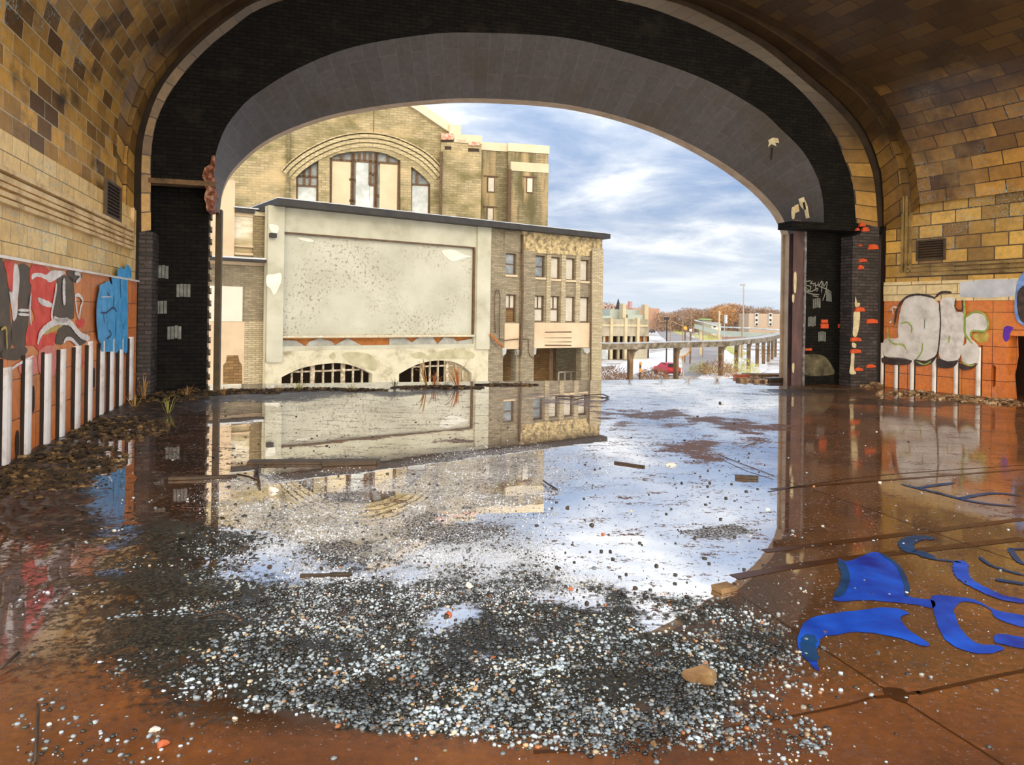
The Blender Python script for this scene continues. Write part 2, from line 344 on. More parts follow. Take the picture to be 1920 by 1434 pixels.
def fields(P):
    px, py = proj(P); n = nz(P.x, P.y, 0.8, 3.1); n2 = nz(P.x, P.y, 2.6, 9.7)
    jx, jy = px + 26 * n2, py + (py - 589) * 0.07 * n
    op = fsum(OPEN, jx, jy)
    moss = min(1, max(0, fsum(MOSS, jx, jy) * (0.9 + 0.9 * n) - 0.45 * op))
    isle = min(1, max(0, fsum(ISLE, px + 30 * n, py + (py - 589) * 0.05 * n2)))
    mud = min(1, max(0, fsum(LEFTMUD, jx, jy) + 0.25 * n))
    grav = min(1, max(0, fsum(GRAV, jx, jy) * (0.95 + 0.8 * n + .5 * n2) - 0.8 * fsum(BARE, jx, jy) - .8 * op))
    ss = lambda a, b_, v: (lambda t: t * t * (3 - 2 * t))(min(1, max(0, (v - a) / (b_ - a))))
    cen = ss(150, 520, px) * (1 - ss(1230, 1480, px))
    dry = (1 - cen) * ss(1040, 1360, py) + cen * ss(1300, 1420, py)
    dry = max(dry, 0.75 * ss(1350, 1600, px) * ss(830, 1250, py), 0.35 * (1 - ss(150, 480, px)) * ss(830, 1000, py))
    grit_sheen = min(1, max(0, fsum(GRIT_SHEEN, jx, jy) * (.9 + .7 * n) - .75 * op - .9 * fsum(POOL, jx, jy)))
    dry = max(dry, .5 * ss(1430, 1530, px))
    mud = max(0, mud - 1.1 * E(320, 838, 150, 60, jx, jy) - .9 * E(215, 930, 70, 110, jx, jy))
    n3 = nz(P.x, P.y, 4.5, 21.0); grav = min(1, max(0, grav * (1 + .9 * n3)))
    return moss, isle, mud, grav, min(1, max(0, dry + 0.2 * n)), grit_sheen
def floor_mat():
    m, p = newmat('wet_brown_slab'); ps = POS()
    def A(n): a = N('ShaderNodeAttribute'); a.attribute_name = n; return a.outputs['Fac']
    nb = NOISE(ps, 0.7, 6, 0.6); nf = NOISE(ps, 22, 5, 0.7)
    base = RAMP(nb, [(0.3, (0.055, 0.018, 0.003)), (0.5, (0.12, 0.043, 0.007)), (0.7, (0.22, 0.085, 0.015))])
    base = MIX(1.0, base, RAMP(nf, [(0.3, 0.7), (0.7, 1.2)]), 'MULTIPLY')
    vn = NOISE(ps, 55, 3, 0.7); mn = NOISE(MAPV(ps, (1, 1, 1), (4, 2, 0)), 7, 7, 0.75); big = NOISE(ps, 2.2, 5, 0.65)
    def thr(a, n, lo, hi, gain=1.0, k=1.0):
        v = MATH('ADD', MATH('MULTIPLY', a, gain), MATH('MULTIPLY', MATH('SUBTRACT', n, 0.5), k))
        return RAMP(v, [(lo, 0.0), (hi, 1.0)])
    mn3 = NOISE(ps, 24, 6, 0.8); mossm = thr(A('moss'), MATH('ADD', MATH('MULTIPLY', mn3, .6), MATH('MULTIPLY', mn, .4)), 0.48, 0.64, 0.95, 5.0)
    speck = thr(A('moss'), vn, 0.50, 0.56, 0.75, 2.6)
    islem = thr(A('isle'), MATH('ADD', MATH('MULTIPLY', mn3, .5), MATH('MULTIPLY', NOISE(MAPV(ps, (.5, 1, 1)), 5, 7, .75), .5)), 0.26, 0.36, .8, 6.0)
    sheenm = thr(A('grit_sheen'), MATH('ADD', MATH('MULTIPLY', vn, .6), MATH('MULTIPLY', mn3, .4)), 0.42, 0.58, 0.8, 5.0)
    mudm = thr(A('mud'), MATH('ADD', MATH('MULTIPLY', mn3, .55), MATH('MULTIPLY', mn, .45)), 0.34, 0.60, 1.0, 4.2)
    gravm = thr(A('grav'), MATH('ADD', MATH('MULTIPLY', mn3, .4), MATH('MULTIPLY', mn, .6)), 0.20, 0.48, 1.0, 3.2)
    dry = A('dry')
    col = MIX(islem, base, (0.10, 0.032, 0.008))
    col = MIX(sheenm, col, RAMP(mn3, [(0.35, (0.10, 0.09, 0.085)), (0.5, (0.40, 0.40, 0.42)), (0.62, (0.72, 0.74, 0.80))]))  # sky reflected off wet grit, put into the base colour
    col = MIX(mossm, col, RAMP(vn, [(0.40, (0.006, 0.006, 0.007)), (0.5, (0.05, 0.045, 0.045)), (0.56, (0.42, 0.40, 0.40)), (0.7, (0.6, 0.6, 0.62))]))
    col = MIX(mudm, col, RAMP(mn, [(0.38, (0.004, 0.003, 0.001)), (0.5, (0.018, 0.010, 0.004)), (0.60, (0.07, 0.04, 0.02)), (0.68, (0.30, 0.24, 0.19))]))
    col = MIX(gravm, col, RAMP(vn, [(0.45, (0.006, 0.006, 0.004)), (0.62, (0.06, 0.05, 0.03))]))
    col = MIX(MATH('MULTIPLY', thr(dry, nf, 0.6, 0.85, 1.0, 1.2), 0.8), col, MIX(1.0, base, (1.5, 1.25, 1.1), 'MULTIPLY'))
    setp(p, col, 0.5, 0, 0.4)
    # wet film
    solid = MATH('MAXIMUM', MATH('MAXIMUM', MATH('MULTIPLY', mossm, 0.97), MATH('MULTIPLY', islem, 1.0)), MATH('MAXIMUM', MATH('MULTIPLY', mudm, 0.93), MATH('MULTIPLY', gravm, 0.97)))
    solid = MATH('MAXIMUM', solid, MATH('MULTIPLY', sheenm, 0.62))
    wet = MATH('MULTIPLY', MATH('SUBTRACT', 1.0, solid), MATH('SUBTRACT', 1.0, MATH('MULTIPLY', dry, 0.93)))
    g = N('ShaderNodeBsdfGlossy'); g.inputs['Color'].default_value = (1, 1, 1, 1)
    L(MATH('ADD', 0.012, MATH('MULTIPLY', MATH('MULTIPLY', dry, dry), 0.24)), g.inputs['Roughness'])
    b = N('ShaderNodeBump'); b.inputs['Strength'].default_value = 0.05; b.inputs['Distance'].default_value = 0.01
    L(NOISE(MAPV(ps, (1, 1, 1)), 1.6, 3, 0.5), b.inputs['Height']); L(b.outputs[0], g.inputs['Normal'])
    bb = N('ShaderNodeBump'); bb.inputs['Strength'].default_value = 0.5; bb.inputs['Distance'].default_value = 0.02
    L(MATH('MULTIPLY', mn, solid), bb.inputs['Height']); L(bb.outputs[0], p.inputs['Normal'])
    mx = N('ShaderNodeMixShader'); L(MATH('MULTIPLY', wet, WETF), mx.inputs[0]); L(p.outputs[0], mx.inputs[1]); L(g.outputs[0], mx.inputs[2])
    out = [n for n in nt.nodes if n.type == 'OUTPUT_MATERIAL'][0]; L(mx.outputs[0], out.inputs[0])
    return m
WETF = 0.82
M['floor'] = floor_mat()
def build_floor():
    edge0 = FO(-7, 0, -0.9); edge1 = FO(20, 0, -0.9)
    nx, ny = 260, 250; V = []; Fc = []; at_ = [[] for _ in range(6)]
    for j in range(ny + 1):
        q = (j / ny) ** 1.25
        for i in range(nx + 1):
            a = i / nx; far = edge0.lerp(edge1, a); near = Vector((-9 + 20 * a + (-4 if a < .5 else 4) * abs(a - .5), -5.5, 0))
            k = 0.24 + 0.76 * q if j else 0.0
            P = near.lerp(far, k); f = fields(P) if P.y > 1.5 else (0, 0, 0, 0, 1, 0)
            # low banks of silt along the left wall and the outer edge
            P.z = 0.07 * max(0, f[2] - .55) * max(0, .5 + nz(P.x, P.y, 3, 5)) * (1 if P.y > 2 else 0)
            V.append(P)
            for u, v in zip(at_, f): u.append(v)
    for j in range(ny):
        for i in range(nx):
            a = j * (nx + 1) + i; Fc.append((a, a + 1, a + nx + 2, a + nx + 1))
    o = mesh('floor', V, Fc, M['floor'], smooth=True); o['kind'] = 'structure'
    for nme, vals in zip(('moss', 'isle', 'mud', 'grav', 'dry', 'grit_sheen'), at_):
        at = o.data.attributes.new(nme, 'FLOAT', 'POINT'); at.data.foreach_set('value', vals)
    sl = MB(); fr = FO
    sl.plate(fr, [(-7, -0.75), (20, -0.75), (20, -0.012), (-7, -0.012)], (), -1.0, -0.9)
    e = sl.build('slab_edge', M['edge'], o)
    return o
M['edge'] = m_noise('slab_concrete', [(0.3, (0.16, 0.12, 0.08)), (0.7, (0.34, 0.28, 0.2))], 3, rough=0.8)
M['joint'] = m_noise('wet_tar_joint', [(0.3, (0.035, 0.012, 0.003)), (0.7, (0.075, 0.026, 0.006))], 8, rough=0.3)
floor = build_floor()

def ribbon(fr_or_none, pts, w, name, mat, parent, d=0.004, hitf=None, taper=True):
    """flat stroke of paint: pts in plane coordinates, w in metres"""
    pts = resample([Vector((p[0], p[1], 0)) for p in spline(pts, 6)], max(8, len(pts) * 5)); n = len(pts); V = []; U = []
    for i, p in enumerate(pts):
        t = (pts[min(i + 1, n - 1)] - pts[max(i - 1, 0)]).normalized(); q = Vector((-t.y, t.x, 0))
        k = w / 2 * (min(1, .45 + .55 * min(i, n - 1 - i) / 2) if taper else 1)
        k *= 1 + 0.12 * math.sin(i * 2.3 + w * 90)
        for sg in (-1, 1):
            c = p + q * k * sg; U.append((c.x, c.y)); V.append(fr_or_none(c.x, c.y, d) if fr_or_none else Vector((c.x, c.y, d)))
    Fc = [(2 * i, 2 * i + 1, 2 * i + 3, 2 * i + 2) for i in range(n - 1)]
    return mesh(name, V, Fc, mat, parent, U)
def patch(fr, pts, name, mat, parent, d=0.003, sm=4, jit=0.0):
    q = spline(pts, sm, True) if sm else list(pts)
    if jit: q = jitter(q, jit)
    m = MB(); f = fr if fr else (lambda a, z, dd: Vector((a, z, dd)))
    m.plate(f, q, (), 0, d, back=False); return m.build(name, mat, parent)
def g2(px, py): p = ground(px, py); return (p.x, p.y)
Zf = lambda pts: [g2(1340 + x / 3.026, 960 + y / 3.026) for x, y in pts]
# joints in the slab
for pts, w_ in (([(1432, 1033), (1571, 1017), (1920, 973)], .07), ([(1376, 1082), (1571, 1050), (1920, 1010)], .08), ([(1340, 1370), (1565, 1327), (1640, 1306)], .012), ([(1720, 1300), (1820, 1278), (1935, 1254)], .022), ([(1640, 1308), (1725, 1298)], .02),
              ([(1383, 1112), (1640, 1280), (1882, 1434)], .008), ([(1445, 917), (1640, 902), (1920, 880)], .05), ([(1440, 922), (1640, 892), (1920, 872)], .02), ([(1647, 960), (1770, 1005), (1920, 1056)], .008),
              ([(1350, 855), (1450, 893), (1647, 960)], .008), ([(1000, 1410), (1180, 1400), (1340, 1370)], .02), ([(1890, 905), (1700, 880), (1560, 860)], .006)):
    ribbon(None, [g2(*p) for p in pts], w_, 'slab_joint', M['joint'], floor, 0.0022, taper=False)
patch(None, [g2(*p) for p in ((1657, 1290), (1690, 1292), (1704, 1305), (1698, 1318), (1678, 1312), (1660, 1302))], 'slab_patch', M['joint'], floor, 0.0026, 3)
# blue spray shapes on the floor
f1 = Zf([(700, 265), (750, 282), (830, 255), (900, 228), (960, 245), (1020, 290), (1070, 345), (1098, 420), (1080, 465), (1130, 488), (1240, 505), (1240, 548), (1150, 530), (1000, 512), (850, 502), (710, 510), (672, 490), (720, 440), (738, 370), (722, 310)])
f2 = Zf([(490, 660), (560, 598), (690, 575), (850, 555), (960, 543), (1050, 552), (1104, 578), (1055, 598), (1100, 670), (1218, 752), (1170, 758), (1060, 722), (950, 697), (800, 683), (690, 700), (610, 712), (590, 760), (575, 800), (590, 905), (530, 850), (475, 770)])
f3 = Zf([(1235, 478), (1380, 483), (1480, 500), (1600, 560), (1775, 595), (1775, 660), (1600, 605), (1550, 545), (1420, 508), (1358, 560), (1390, 650), (1430, 705), (1500, 750), (1600, 758), (1645, 782), (1530, 808), (1400, 782), (1310, 725), (1268, 640), (1238, 550)])
f4 = Zf([(1600, 695), (1680, 700), (1790, 725), (1790, 780), (1640, 755), (1590, 740)])
for q in (f1, f2, f3, f4): patch(None, q, 'spray_shape', M['f_blue'], floor, 0.0034, 3, 0.004)
for pts, w_, mt in (([(1400, 280), (1395, 340), (1430, 390), (1520, 440), (1640, 490), (1780, 510)], .085, 'f_blue'), ([(1250, 150), (1150, 148), (1085, 180), (1110, 222), (1170, 235), (1240, 268)], .10, 'f_teal'),
                ([(1500, 255), (1560, 300), (1660, 335), (1780, 365)], .03, 'f_teal'), ([(1590, 385), (1680, 398), (1780, 415)], .05, 'f_teal'), ([(1675, 205), (1700, 250), (1740, 290), (1790, 300)], .04, 'f_teal'), ([(1680, 212), (1780, 210)], .03, 'f_teal'),
                ([(715, 275), (742, 360), (728, 430), (690, 485)], .05, 'f_teal'), ([(940, 235), (1040, 310), (1090, 420), (1085, 480)], .03, 'f_teal'), ([(545, 700), (530, 770), (560, 850)], .07, 'f_teal'), ([(1240, 270), (1330, 278), (1400, 290)], .03, 'f_teal')):
    ribbon(None, Zf(pts), w_, 'spray_stroke', M[mt], floor, 0.0046)
for pts in (([(1690, 908), (1760, 925), (1830, 942), (1905, 950)]), ([(1720, 915), (1790, 905)]), ([(1800, 935), (1860, 925), (1915, 930)])):
    ribbon(None, [g2(*p) for p in pts], .06, 'spray_stroke', M['f_teal'], floor, 0.0046)

# ------------------------------------------------------------------ walls of the hall
HL, HR = 3.35, 4.5          # springing heights
def struct(o): o['kind'] = 'structure'; return o
wl = MB(); wl.plate(FL, [(0, 2.1), (SEND, 2.1), (SEND, HL), (0, HL)], (), -0.35, 0.0)
wall_left = struct(wl.build('wall_left', M['wall_l']))
b = MB(); b.plate(FL, [(0, -0.02), (SEND, -0.02), (SEND, 2.1), (0, 2.1)], (), -0.35, 0.03); b.build('tiled_dado', M['wains_l'], wall_left)
b = MB(); b.rect(FL, 0, 2.07, SEND, 2.1, 0, 0.07); b.build('dado_ledge', M['glaze_and_glint'], wall_left)
def lz(y, x=235, fr=FL): return fr.hit(x, y)[1]
zs = [lz(q) for q in (465, 457, 448, 440, 430, 424)]
for z0, z1, dd in ((zs[0], zs[0] + .045, .07), (zs[1], zs[1] + .05, .05), (zs[2], zs[2] + .045, .06), (zs[3], zs[3] + .06, .04), (zs[4], zs[4] + .05, .065)):
    b = MB(); b.rect(FL, 0.42, z0, SEND, z1, -0.01, dd); b.build('frieze_moulding', M['mould'], wall_left)
b = MB(); b.rect(FL, 0.36, zs[0], 0.42, HL, -0.01, .05); b.build('frieze_moulding', M['mould'], wall_left)
# right wall
slot = FR.hits([(1893, 742), (1893, 652), (1945, 655), (1945, 752)])
s0_ = slot[0][0]
wr = MB(); wr.plate(FR, [(0, 2.5), (SEND, 2.5), (SEND, HR), (0, HR)], (), -0.35, 0.0)
wall_right = struct(wr.build('wall_right', M['wall_r']))
RS = [FR.hit(x, 690)[0] for x in (1890, 1952)]
slit = FR.hits([(1861, 724), (1861, 690), (1864, 683), (1869, 688), (1868, 722), (1864, 727)])
b = MB(); b.plate(FR, [(0, -0.02), (RS[0], -0.02), (RS[0] - .04, .5), (RS[0] + .02, .9), (RS[0], 1.32), (RS[1], 1.32), (RS[1], -0.02), (SEND, -0.02), (SEND, 2.05), (0, 2.05)], [slit], -0.35, 0.03); b.build('tiled_dado', M['wains_r'], wall_right)
b = MB(); b.rect(FR, 0, 2.05, SEND, 2.5, -0.35, 0.06); b.build('pale_band', M['band_r'], wall_right)
b = MB(); b.rect(FR, 1.2, -0.02, SEND, 2.0, -1.3, -1.2); b.build('niche_back', M['dark_joint'], wall_right)
q = FR.hits([(1690, 519), (1690, 497)])
for z0, z1, dd in ((q[0][1], q[0][1] + .06, .07), (q[0][1] + .10, q[0][1] + .16, .05), (q[0][1] + .20, q[0][1] + .25, .06)):
    b = MB(); b.rect(FR, 0.55, z0, SEND, z1, -0.01, dd); b.build('frieze_moulding', M['mould_r'], wall_right)
for k_, x_ in enumerate((1692, 1699, 1707)):
    s_ = FR.hit(x_, 450)[0]; b = MB(); b.rect(FR, s_, q[0][1] + .1, s_ + .05, HR, -0.01, .05); b.build('upright_moulding', M['mould_r'], wall_right)
# round-nosed tile edges, highlights painted white, and the dark joints beside them
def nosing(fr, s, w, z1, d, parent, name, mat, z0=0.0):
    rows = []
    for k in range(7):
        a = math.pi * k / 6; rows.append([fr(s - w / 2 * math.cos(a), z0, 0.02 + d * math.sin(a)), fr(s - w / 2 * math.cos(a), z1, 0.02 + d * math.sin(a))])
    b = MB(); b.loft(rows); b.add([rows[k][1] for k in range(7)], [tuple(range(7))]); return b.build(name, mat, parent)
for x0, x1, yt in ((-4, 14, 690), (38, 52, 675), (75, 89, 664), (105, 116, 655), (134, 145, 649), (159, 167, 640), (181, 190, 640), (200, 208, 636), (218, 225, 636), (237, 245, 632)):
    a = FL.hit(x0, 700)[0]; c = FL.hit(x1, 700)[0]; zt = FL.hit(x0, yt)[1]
    nosing(FL, (a + c) / 2, abs(a - c), min(zt, 1.15), 0.05, wall_left, 'tile_nosing_glint', M['glaze_and_glint'])
    e = FL.hit(x0 - 5 if x0 > 30 else x0 - 6, 700)[0]
    b = MB(); b.rect(FL, min(a, e), 0, max(a, e), 1.08, 0.0, 0.045); b.build('dark_joint', M['dark_joint'], wall_left)
for x, y in ((55, 745), (171, 706), (25, 830)):
    s_, z_ = FL.hit(x, y); patch(FL, [(s_ - .05, z_ - .13), (s_ + .03, z_ - .15), (s_ + .06, z_), (s_ + .03, z_ + .12), (s_ - .04, z_ + .1)], 'dark_hole', M['dark_joint'], wall_left, 0.036)
ZR = lambda pts: FR.hits([(1640 + x / 5.12, 480 + y / 5.12) for x, y in pts])
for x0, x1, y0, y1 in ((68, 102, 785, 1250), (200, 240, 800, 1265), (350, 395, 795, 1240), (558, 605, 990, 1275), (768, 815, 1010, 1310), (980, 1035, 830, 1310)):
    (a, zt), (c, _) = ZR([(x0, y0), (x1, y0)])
    nosing(FR, (a + c) / 2, abs(a - c), 1.05, 0.05, wall_right, 'tile_nosing_glint', M['glaze_and_glint'])
    e = ZR([(x1 + 8, 900)])[0][0]; b = MB(); b.rect(FR, min(c, e), 0, max(c, e), 1.1, 0, 0.04); b.build('dark_joint', M['dark_joint'], wall_right)
# corner post dark gap beside each wall end
for fr, nm, par, zz in ((FL, 'end_gap', wall_left, 2.1), (FR, 'end_gap', wall_right, HR)):
    b = MB(); b.rect(fr, -0.16, -0.02, 0.0, zz, -0.3, -0.06); b.build(nm, M['dark_joint'], par)

# graffiti, left wall  (traced as shapes in the plane of the wall)
ZL = lambda pts: FL.hits([(x / 6.52, 480 + y / 6.52) for x, y in pts], 0.034)
def pl(pts, mat, d=0.034, sm=4, name='sprayed_shape'): patch(FL, ZL(pts), name, M[mat], wall_left, d, sm, 0.004)
def sl_(pts, w_, mat, d=0.044, name='sprayed_stroke'): ribbon(FL, ZL(pts), w_, name, M[mat], wall_left, d)
pl([(-20, 110), (60, 100), (130, 400), (120, 640), (150, 1060), (80, 1160), (-20, 1180)], 'p_dark', 0.033)
pl([(220, 130), (380, 160), (370, 460), (350, 640), (330, 1080), (150, 1080), (150, 800), (230, 640)], 'p_dark', 0.033)
pl([(50, 70), (180, 85), (170, 300), (150, 440), (105, 380), (80, 220)], 'p_red', 0.035)
pl([(165, 120), (220, 130), (235, 300), (215, 520), (205, 720), (160, 790), (135, 620), (110, 440), (150, 420)], 'p_white', 0.037)
pl([(390, 110), (560, 140), (620, 200), (690, 260), (660, 440), (640, 600), (630, 780), (680, 830), (660, 1090), (560, 1140), (470, 1160), (420, 1100), (320, 1080), (330, 880), (420, 780), (390, 640), (365, 560), (380, 380), (360, 300)], 'p_red', 0.035)
pl([(455, 520), (500, 515), (620, 570), (640, 620), (560, 620), (490, 580)], 'p_white', 0.038)
pl([(390, 220), (470, 205), (560, 225), (620, 180), (700, 175), (800, 195), (700, 270), (600, 325), (550, 280), (440, 255), (385, 290)], 'p_white', 0.038)
pl([(690, 240), (760, 230), (880, 260), (905, 400), (905, 700), (880, 770), (700, 765), (650, 680), (660, 500), (690, 360)], 'p_dark', 0.036)
sl_([(775, 270), (770, 420), (778, 600)], .105, 'p_white')
pl([(820, 180), (960, 200), (1000, 250), (920, 320), (860, 300), (830, 240)], 'p_dark', 0.036)
sl_([(900, 210), (960, 220), (970, 270), (920, 320)], .05, 'p_white')
sl_([(640, 800), (620, 720), (640, 600), (670, 440), (680, 330)], .06, 'p_white')
sl_([(650, 750), (720, 790), (830, 775)], .06, 'p_white')
sl_([(905, 480), (960, 480), (1005, 550), (980, 620), (955, 780)], .05, 'p_white')
sl_([(912, 490), (925, 640), (950, 760)], .045, 'p_white')
pl([(930, 790), (1030, 770), (1020, 860), (960, 870)], 'p_red', 0.035)
pl([(740, 850), (820, 835), (900, 900), (1000, 980), (1080, 1010), (1010, 1080), (920, 1080), (850, 1010), (780, 1020), (760, 1080), (680, 1070), (690, 960)], 'p_dark', 0.036)
sl_([(450, 1080), (480, 960), (560, 870), (660, 810), (760, 800), (850, 820), (930, 920), (1000, 980), (1090, 1010)], .085, 'p_white')
pl([(640, 800), (820, 790), (760, 850), (700, 900), (640, 930), (520, 960), (560, 870)], 'p_yel', 0.037)
sl_([(770, 1060), (800, 1015), (860, 1015), (910, 1060), (970, 1130)], .05, 'p_white')
pl([(480, 1160), (660, 1110), (670, 1434), (490, 1440)], 'p_pink', 0.036)
pl([(250, 1280), (430, 1230), (440, 1434), (250, 1434)], 'p_pink', 0.036)
pl([(915, 1150), (1000, 1180), (1000, 1380), (880, 1420), (900, 1280)], 'p_red', 0.036)
sl_([(210, 660), (345, 665)], .03, 'p_white'); sl_([(210, 710), (345, 720)], .03, 'p_white')
sl_([(370, 450), (355, 640), (370, 850)], .035, 'p_ice'); sl_([(0, 900), (60, 880), (70, 1020), (75, 1140)], .03, 'p_yel'); sl_([(60, 1434), (200, 1330), (400, 1220)], .03, 'p_white')
pl([(30, 1160), (180, 1120), (300, 1110), (330, 1160), (250, 1260), (100, 1270), (20, 1230)], 'p_dark', 0.037)
# blue letters
pl([(1190, 360), (1250, 330), (1300, 300), (1345, 350), (1335, 260), (1400, 250), (1410, 180), (1445, 130), (1485, 160), (1530, 105), (1575, 160), (1580, 260), (1535, 300), (1540, 600), (1535, 900), (1530, 1160), (1490, 1175), (1450, 1130), (1400, 1180), (1350, 1165), (1290, 1170), (1220, 1160), (1200, 1060), (1165, 1000), (1145, 800), (1150, 620), (1175, 460)], 'p_blue', 0.066)
for s_ in ([(1440, 280), (1445, 400), (1445, 520)], [(1200, 690), (1270, 690), (1350, 630), (1400, 680)], [(1280, 440), (1310, 500)], [(1300, 900), (1330, 960), (1270, 1010)], [(1390, 760), (1385, 1000)], [(1235, 700), (1245, 820)], [(1475, 820), (1480, 900)], [(1365, 480), (1360, 620)], [(1185, 380), (1150, 560), (1145, 800), (1165, 1000)]):
    sl_(s_, .03, 'p_dblue', 0.070)
sl_([(1200, 500), (1330, 495)], .02, 'p_ice', 0.07)

# graffiti, right wall
def prr(pts, mat, d=0.034, sm=4, name='sprayed_shape'): patch(FR, ZR(pts), name, M[mat], wall_right, d, sm, 0.005)
def srr(pts, w_, mat, d=0.078, name='sprayed_stroke'): ribbon(FR, ZR(pts), w_, name, M[mat], wall_right, d)
prr([(830, 250), (1100, 225), (1380, 225), (1400, 385), (1100, 400), (840, 395)], 'p_ice', 0.064, 0)
prr([(110, 800), (250, 780), (300, 640), (360, 660), (370, 970), (330, 990), (115, 960)], 'p_grey', 0.072)
prr([(250, 600), (290, 450), (340, 400), (440, 380), (560, 400), (640, 470), (650, 640), (640, 820), (625, 940), (560, 1000), (460, 1000), (340, 990), (270, 930), (245, 760)], 'p_grey', 0.073)
prr([(650, 440), (680, 405), (785, 410), (800, 530), (875, 550), (880, 690), (875, 830), (830, 980), (740, 1010), (660, 990), (635, 900), (650, 600)], 'p_white', 0.074)
prr([(890, 610), (930, 560), (1020, 550), (1090, 600), (1100, 700), (1040, 725), (950, 720), (945, 790), (1000, 840), (1030, 920), (1010, 1010), (930, 1040), (860, 1020), (850, 880), (900, 830), (885, 700)], 'p_grey', 0.075)
prr([(105, 970), (350, 985), (360, 1030), (250, 1045), (105, 1030)], 'p_dark', 0.072)
prr([(410, 990), (500, 1010), (610, 960), (560, 1030), (460, 1055), (405, 1040)], 'p_dark', 0.076)
prr([(620, 980), (720, 1010), (820, 1000), (780, 1060), (700, 1075), (620, 1060)], 'p_dark', 0.076)
prr([(830, 1030), (920, 1060), (1010, 1030), (950, 1080), (850, 1090)], 'p_dark', 0.076)
for pts, w_, mt in (([(210, 660), (240, 500), (320, 400), (430, 370), (560, 390), (600, 410)], .05, 'p_dark'), ([(640, 460), (652, 620), (640, 820), (620, 940), (560, 1010)], .03, 'p_dark'), ([(600, 400), (660, 350), (760, 350)], .05, 'p_dark'),
                 ([(270, 650), (330, 635), (375, 680), (370, 740)], .035, 'p_green'), ([(145, 680), (150, 780), (200, 840), (290, 850), (320, 900)], .04, 'p_green'), ([(880, 430), (885, 620), (890, 750), (960, 840)], .045, 'p_green'),
                 ([(890, 590), (980, 535), (1070, 560), (1110, 650), (1080, 720), (960, 720), (940, 780)], .04, 'p_green'), ([(480, 830), (470, 920), (420, 990)], .03, 'p_green'), ([(740, 760), (730, 830)], .04, 'p_green'), ([(420, 1010), (500, 1040), (570, 1000)], .03, 'p_green'), ([(855, 1010), (930, 1050), (980, 1040)], .03, 'p_green'),
                 ([(800, 410), (795, 500), (860, 520), (860, 420)], .03, 'p_dark'), ([(170, 520), (200, 490), (240, 495)], .03, 'p_white'), ([(190, 510), (200, 560)], .03, 'p_white'), ([(160, 640), (185, 625)], .04, 'p_white'), ([(500, 600), (498, 700)], .02, 'p_tag2'), ([(1145, 1040), (1130, 1240)], .001, 'p_dark')):
    srr(pts, w_, mt)
prr([(1370, 330), (1410, 200), (1480, 180), (1500, 640), (1400, 640), (1360, 540)], 'p_peri', 0.064)
prr([(1395, 340), (1470, 300), (1500, 620), (1420, 620), (1385, 500)], 'p_dark', 0.066)
prr([(1250, 690), (1290, 668), (1340, 690), (1310, 740), (1300, 800), (1265, 820), (1240, 770)], 'p_purple', 0.036, 3)
prr([(950, 760), (1040, 730), (1100, 740), (1090, 820), (1000, 825)], 'p_yel', 0.0345)
# ------------------------------------------------------------------ rings and vault
def ring(pts_left, apex, pts_right, t, n=40, zl=None, zr=None):
    """curve traced in the plane t: n points up the left half, n up the right"""
    fr = FT(t); a = [fr.hit(*p) for p in pts_left + [apex]]; b_ = [fr.hit(*p) for p in [apex] + pts_right]
    allp = a + b_[1:]; k = len(a) - 1; sp = spline(allp, 8)
    l = sp[:k * 8 + 1]; r = sp[k * 8:]
    l = resample([Vector((p[0], p[1], 0)) for p in l], n); r = resample([Vector((p[0], p[1], 0)) for p in r], n)
    return [(p.x, p.y) for p in l] + [(p.x, p.y) for p in r[1:]]
OUT = ring([(412, 400), (414, 385), (419, 358), (438, 324), (484, 281), (539, 251), (616, 224), (694, 209), (780, 198)], (880, 193), [(1010, 199), (1094, 211), (1177, 233), (1250, 261), (1330, 303), (1400, 352), (1440, 392), (1458, 420), (1465, 440)], 0.0)
OUT2 = ring([(411, 400), (413, 385), (418, 354), (436, 319), (482, 275), (537, 244), (614, 217), (694, 201), (780, 190)], (880, 184), [(1010, 190), (1096, 202), (1180, 224), (1256, 252), (1338, 294), (1410, 344), (1454, 388), (1472, 418), (1479, 440)], 0.35)
INN = ring([(399, 390), (400, 340), (403, 295), (422, 241), (452, 201), (480, 176), (555, 130), (655, 90), (780, 67)], (880, 61), [(1055, 70), (1180, 100), (1280, 132), (1355, 165), (1430, 210), (1458, 236), (1504, 282), (1532, 331), (1543, 374), (1545, 420)], 1.3)
AA = ring([(283, 432), (283, 301), (288, 251), (301, 207), (335, 150), (385, 94), (435, 53), (480, 20), (550, -4), (670, -20)], (850, -28), [(1000, -24), (1180, 5), (1280, 38), (1360, 75), (1430, 115), (1490, 160), (1535, 208), (1566, 254), (1584, 300), (1599, 346), (1605, 418)], 1.31)
B1 = ring([(265, 435), (266, 291), (277, 228), (301, 167), (341, 114), (398, 60), (448, 23), (482, 3), (560, -15), (670, -28)], (860, -36), [(1010, -32), (1150, -16), (1265, 5), (1345, 40), (1420, 82), (1452, 105), (1514, 157), (1560, 197), (1606, 250), (1632, 310), (1641, 355), (1646, 425)], 1.38)
B2 = ring([(251, 435), (253, 291), (264, 228), (288, 167), (328, 114), (385, 60), (435, 23), (469, 3), (540, -20), (660, -40)], (860, -52), [(1020, -46), (1160, -28), (1285, 0), (1365, 35), (1432, 72), (1466, 95), (1528, 147), (1574, 187), (1620, 242), (1647, 305), (1655, 353), (1657, 425)], 1.45)
D1 = ring([(238, 420), (239, 300), (250, 231), (274, 165), (312, 110), (360, 60), (405, 25), (435, 5), (480, -18), (560, -42), (690, -60)], (870, -66), [(1040, -58), (1200, -34), (1330, 0), (1400, 32), (1450, 62), (1500, 95), (1560, 140), (1610, 180), (1655, 238), (1682, 300), (1690, 345), (1692, 400)], 1.9)
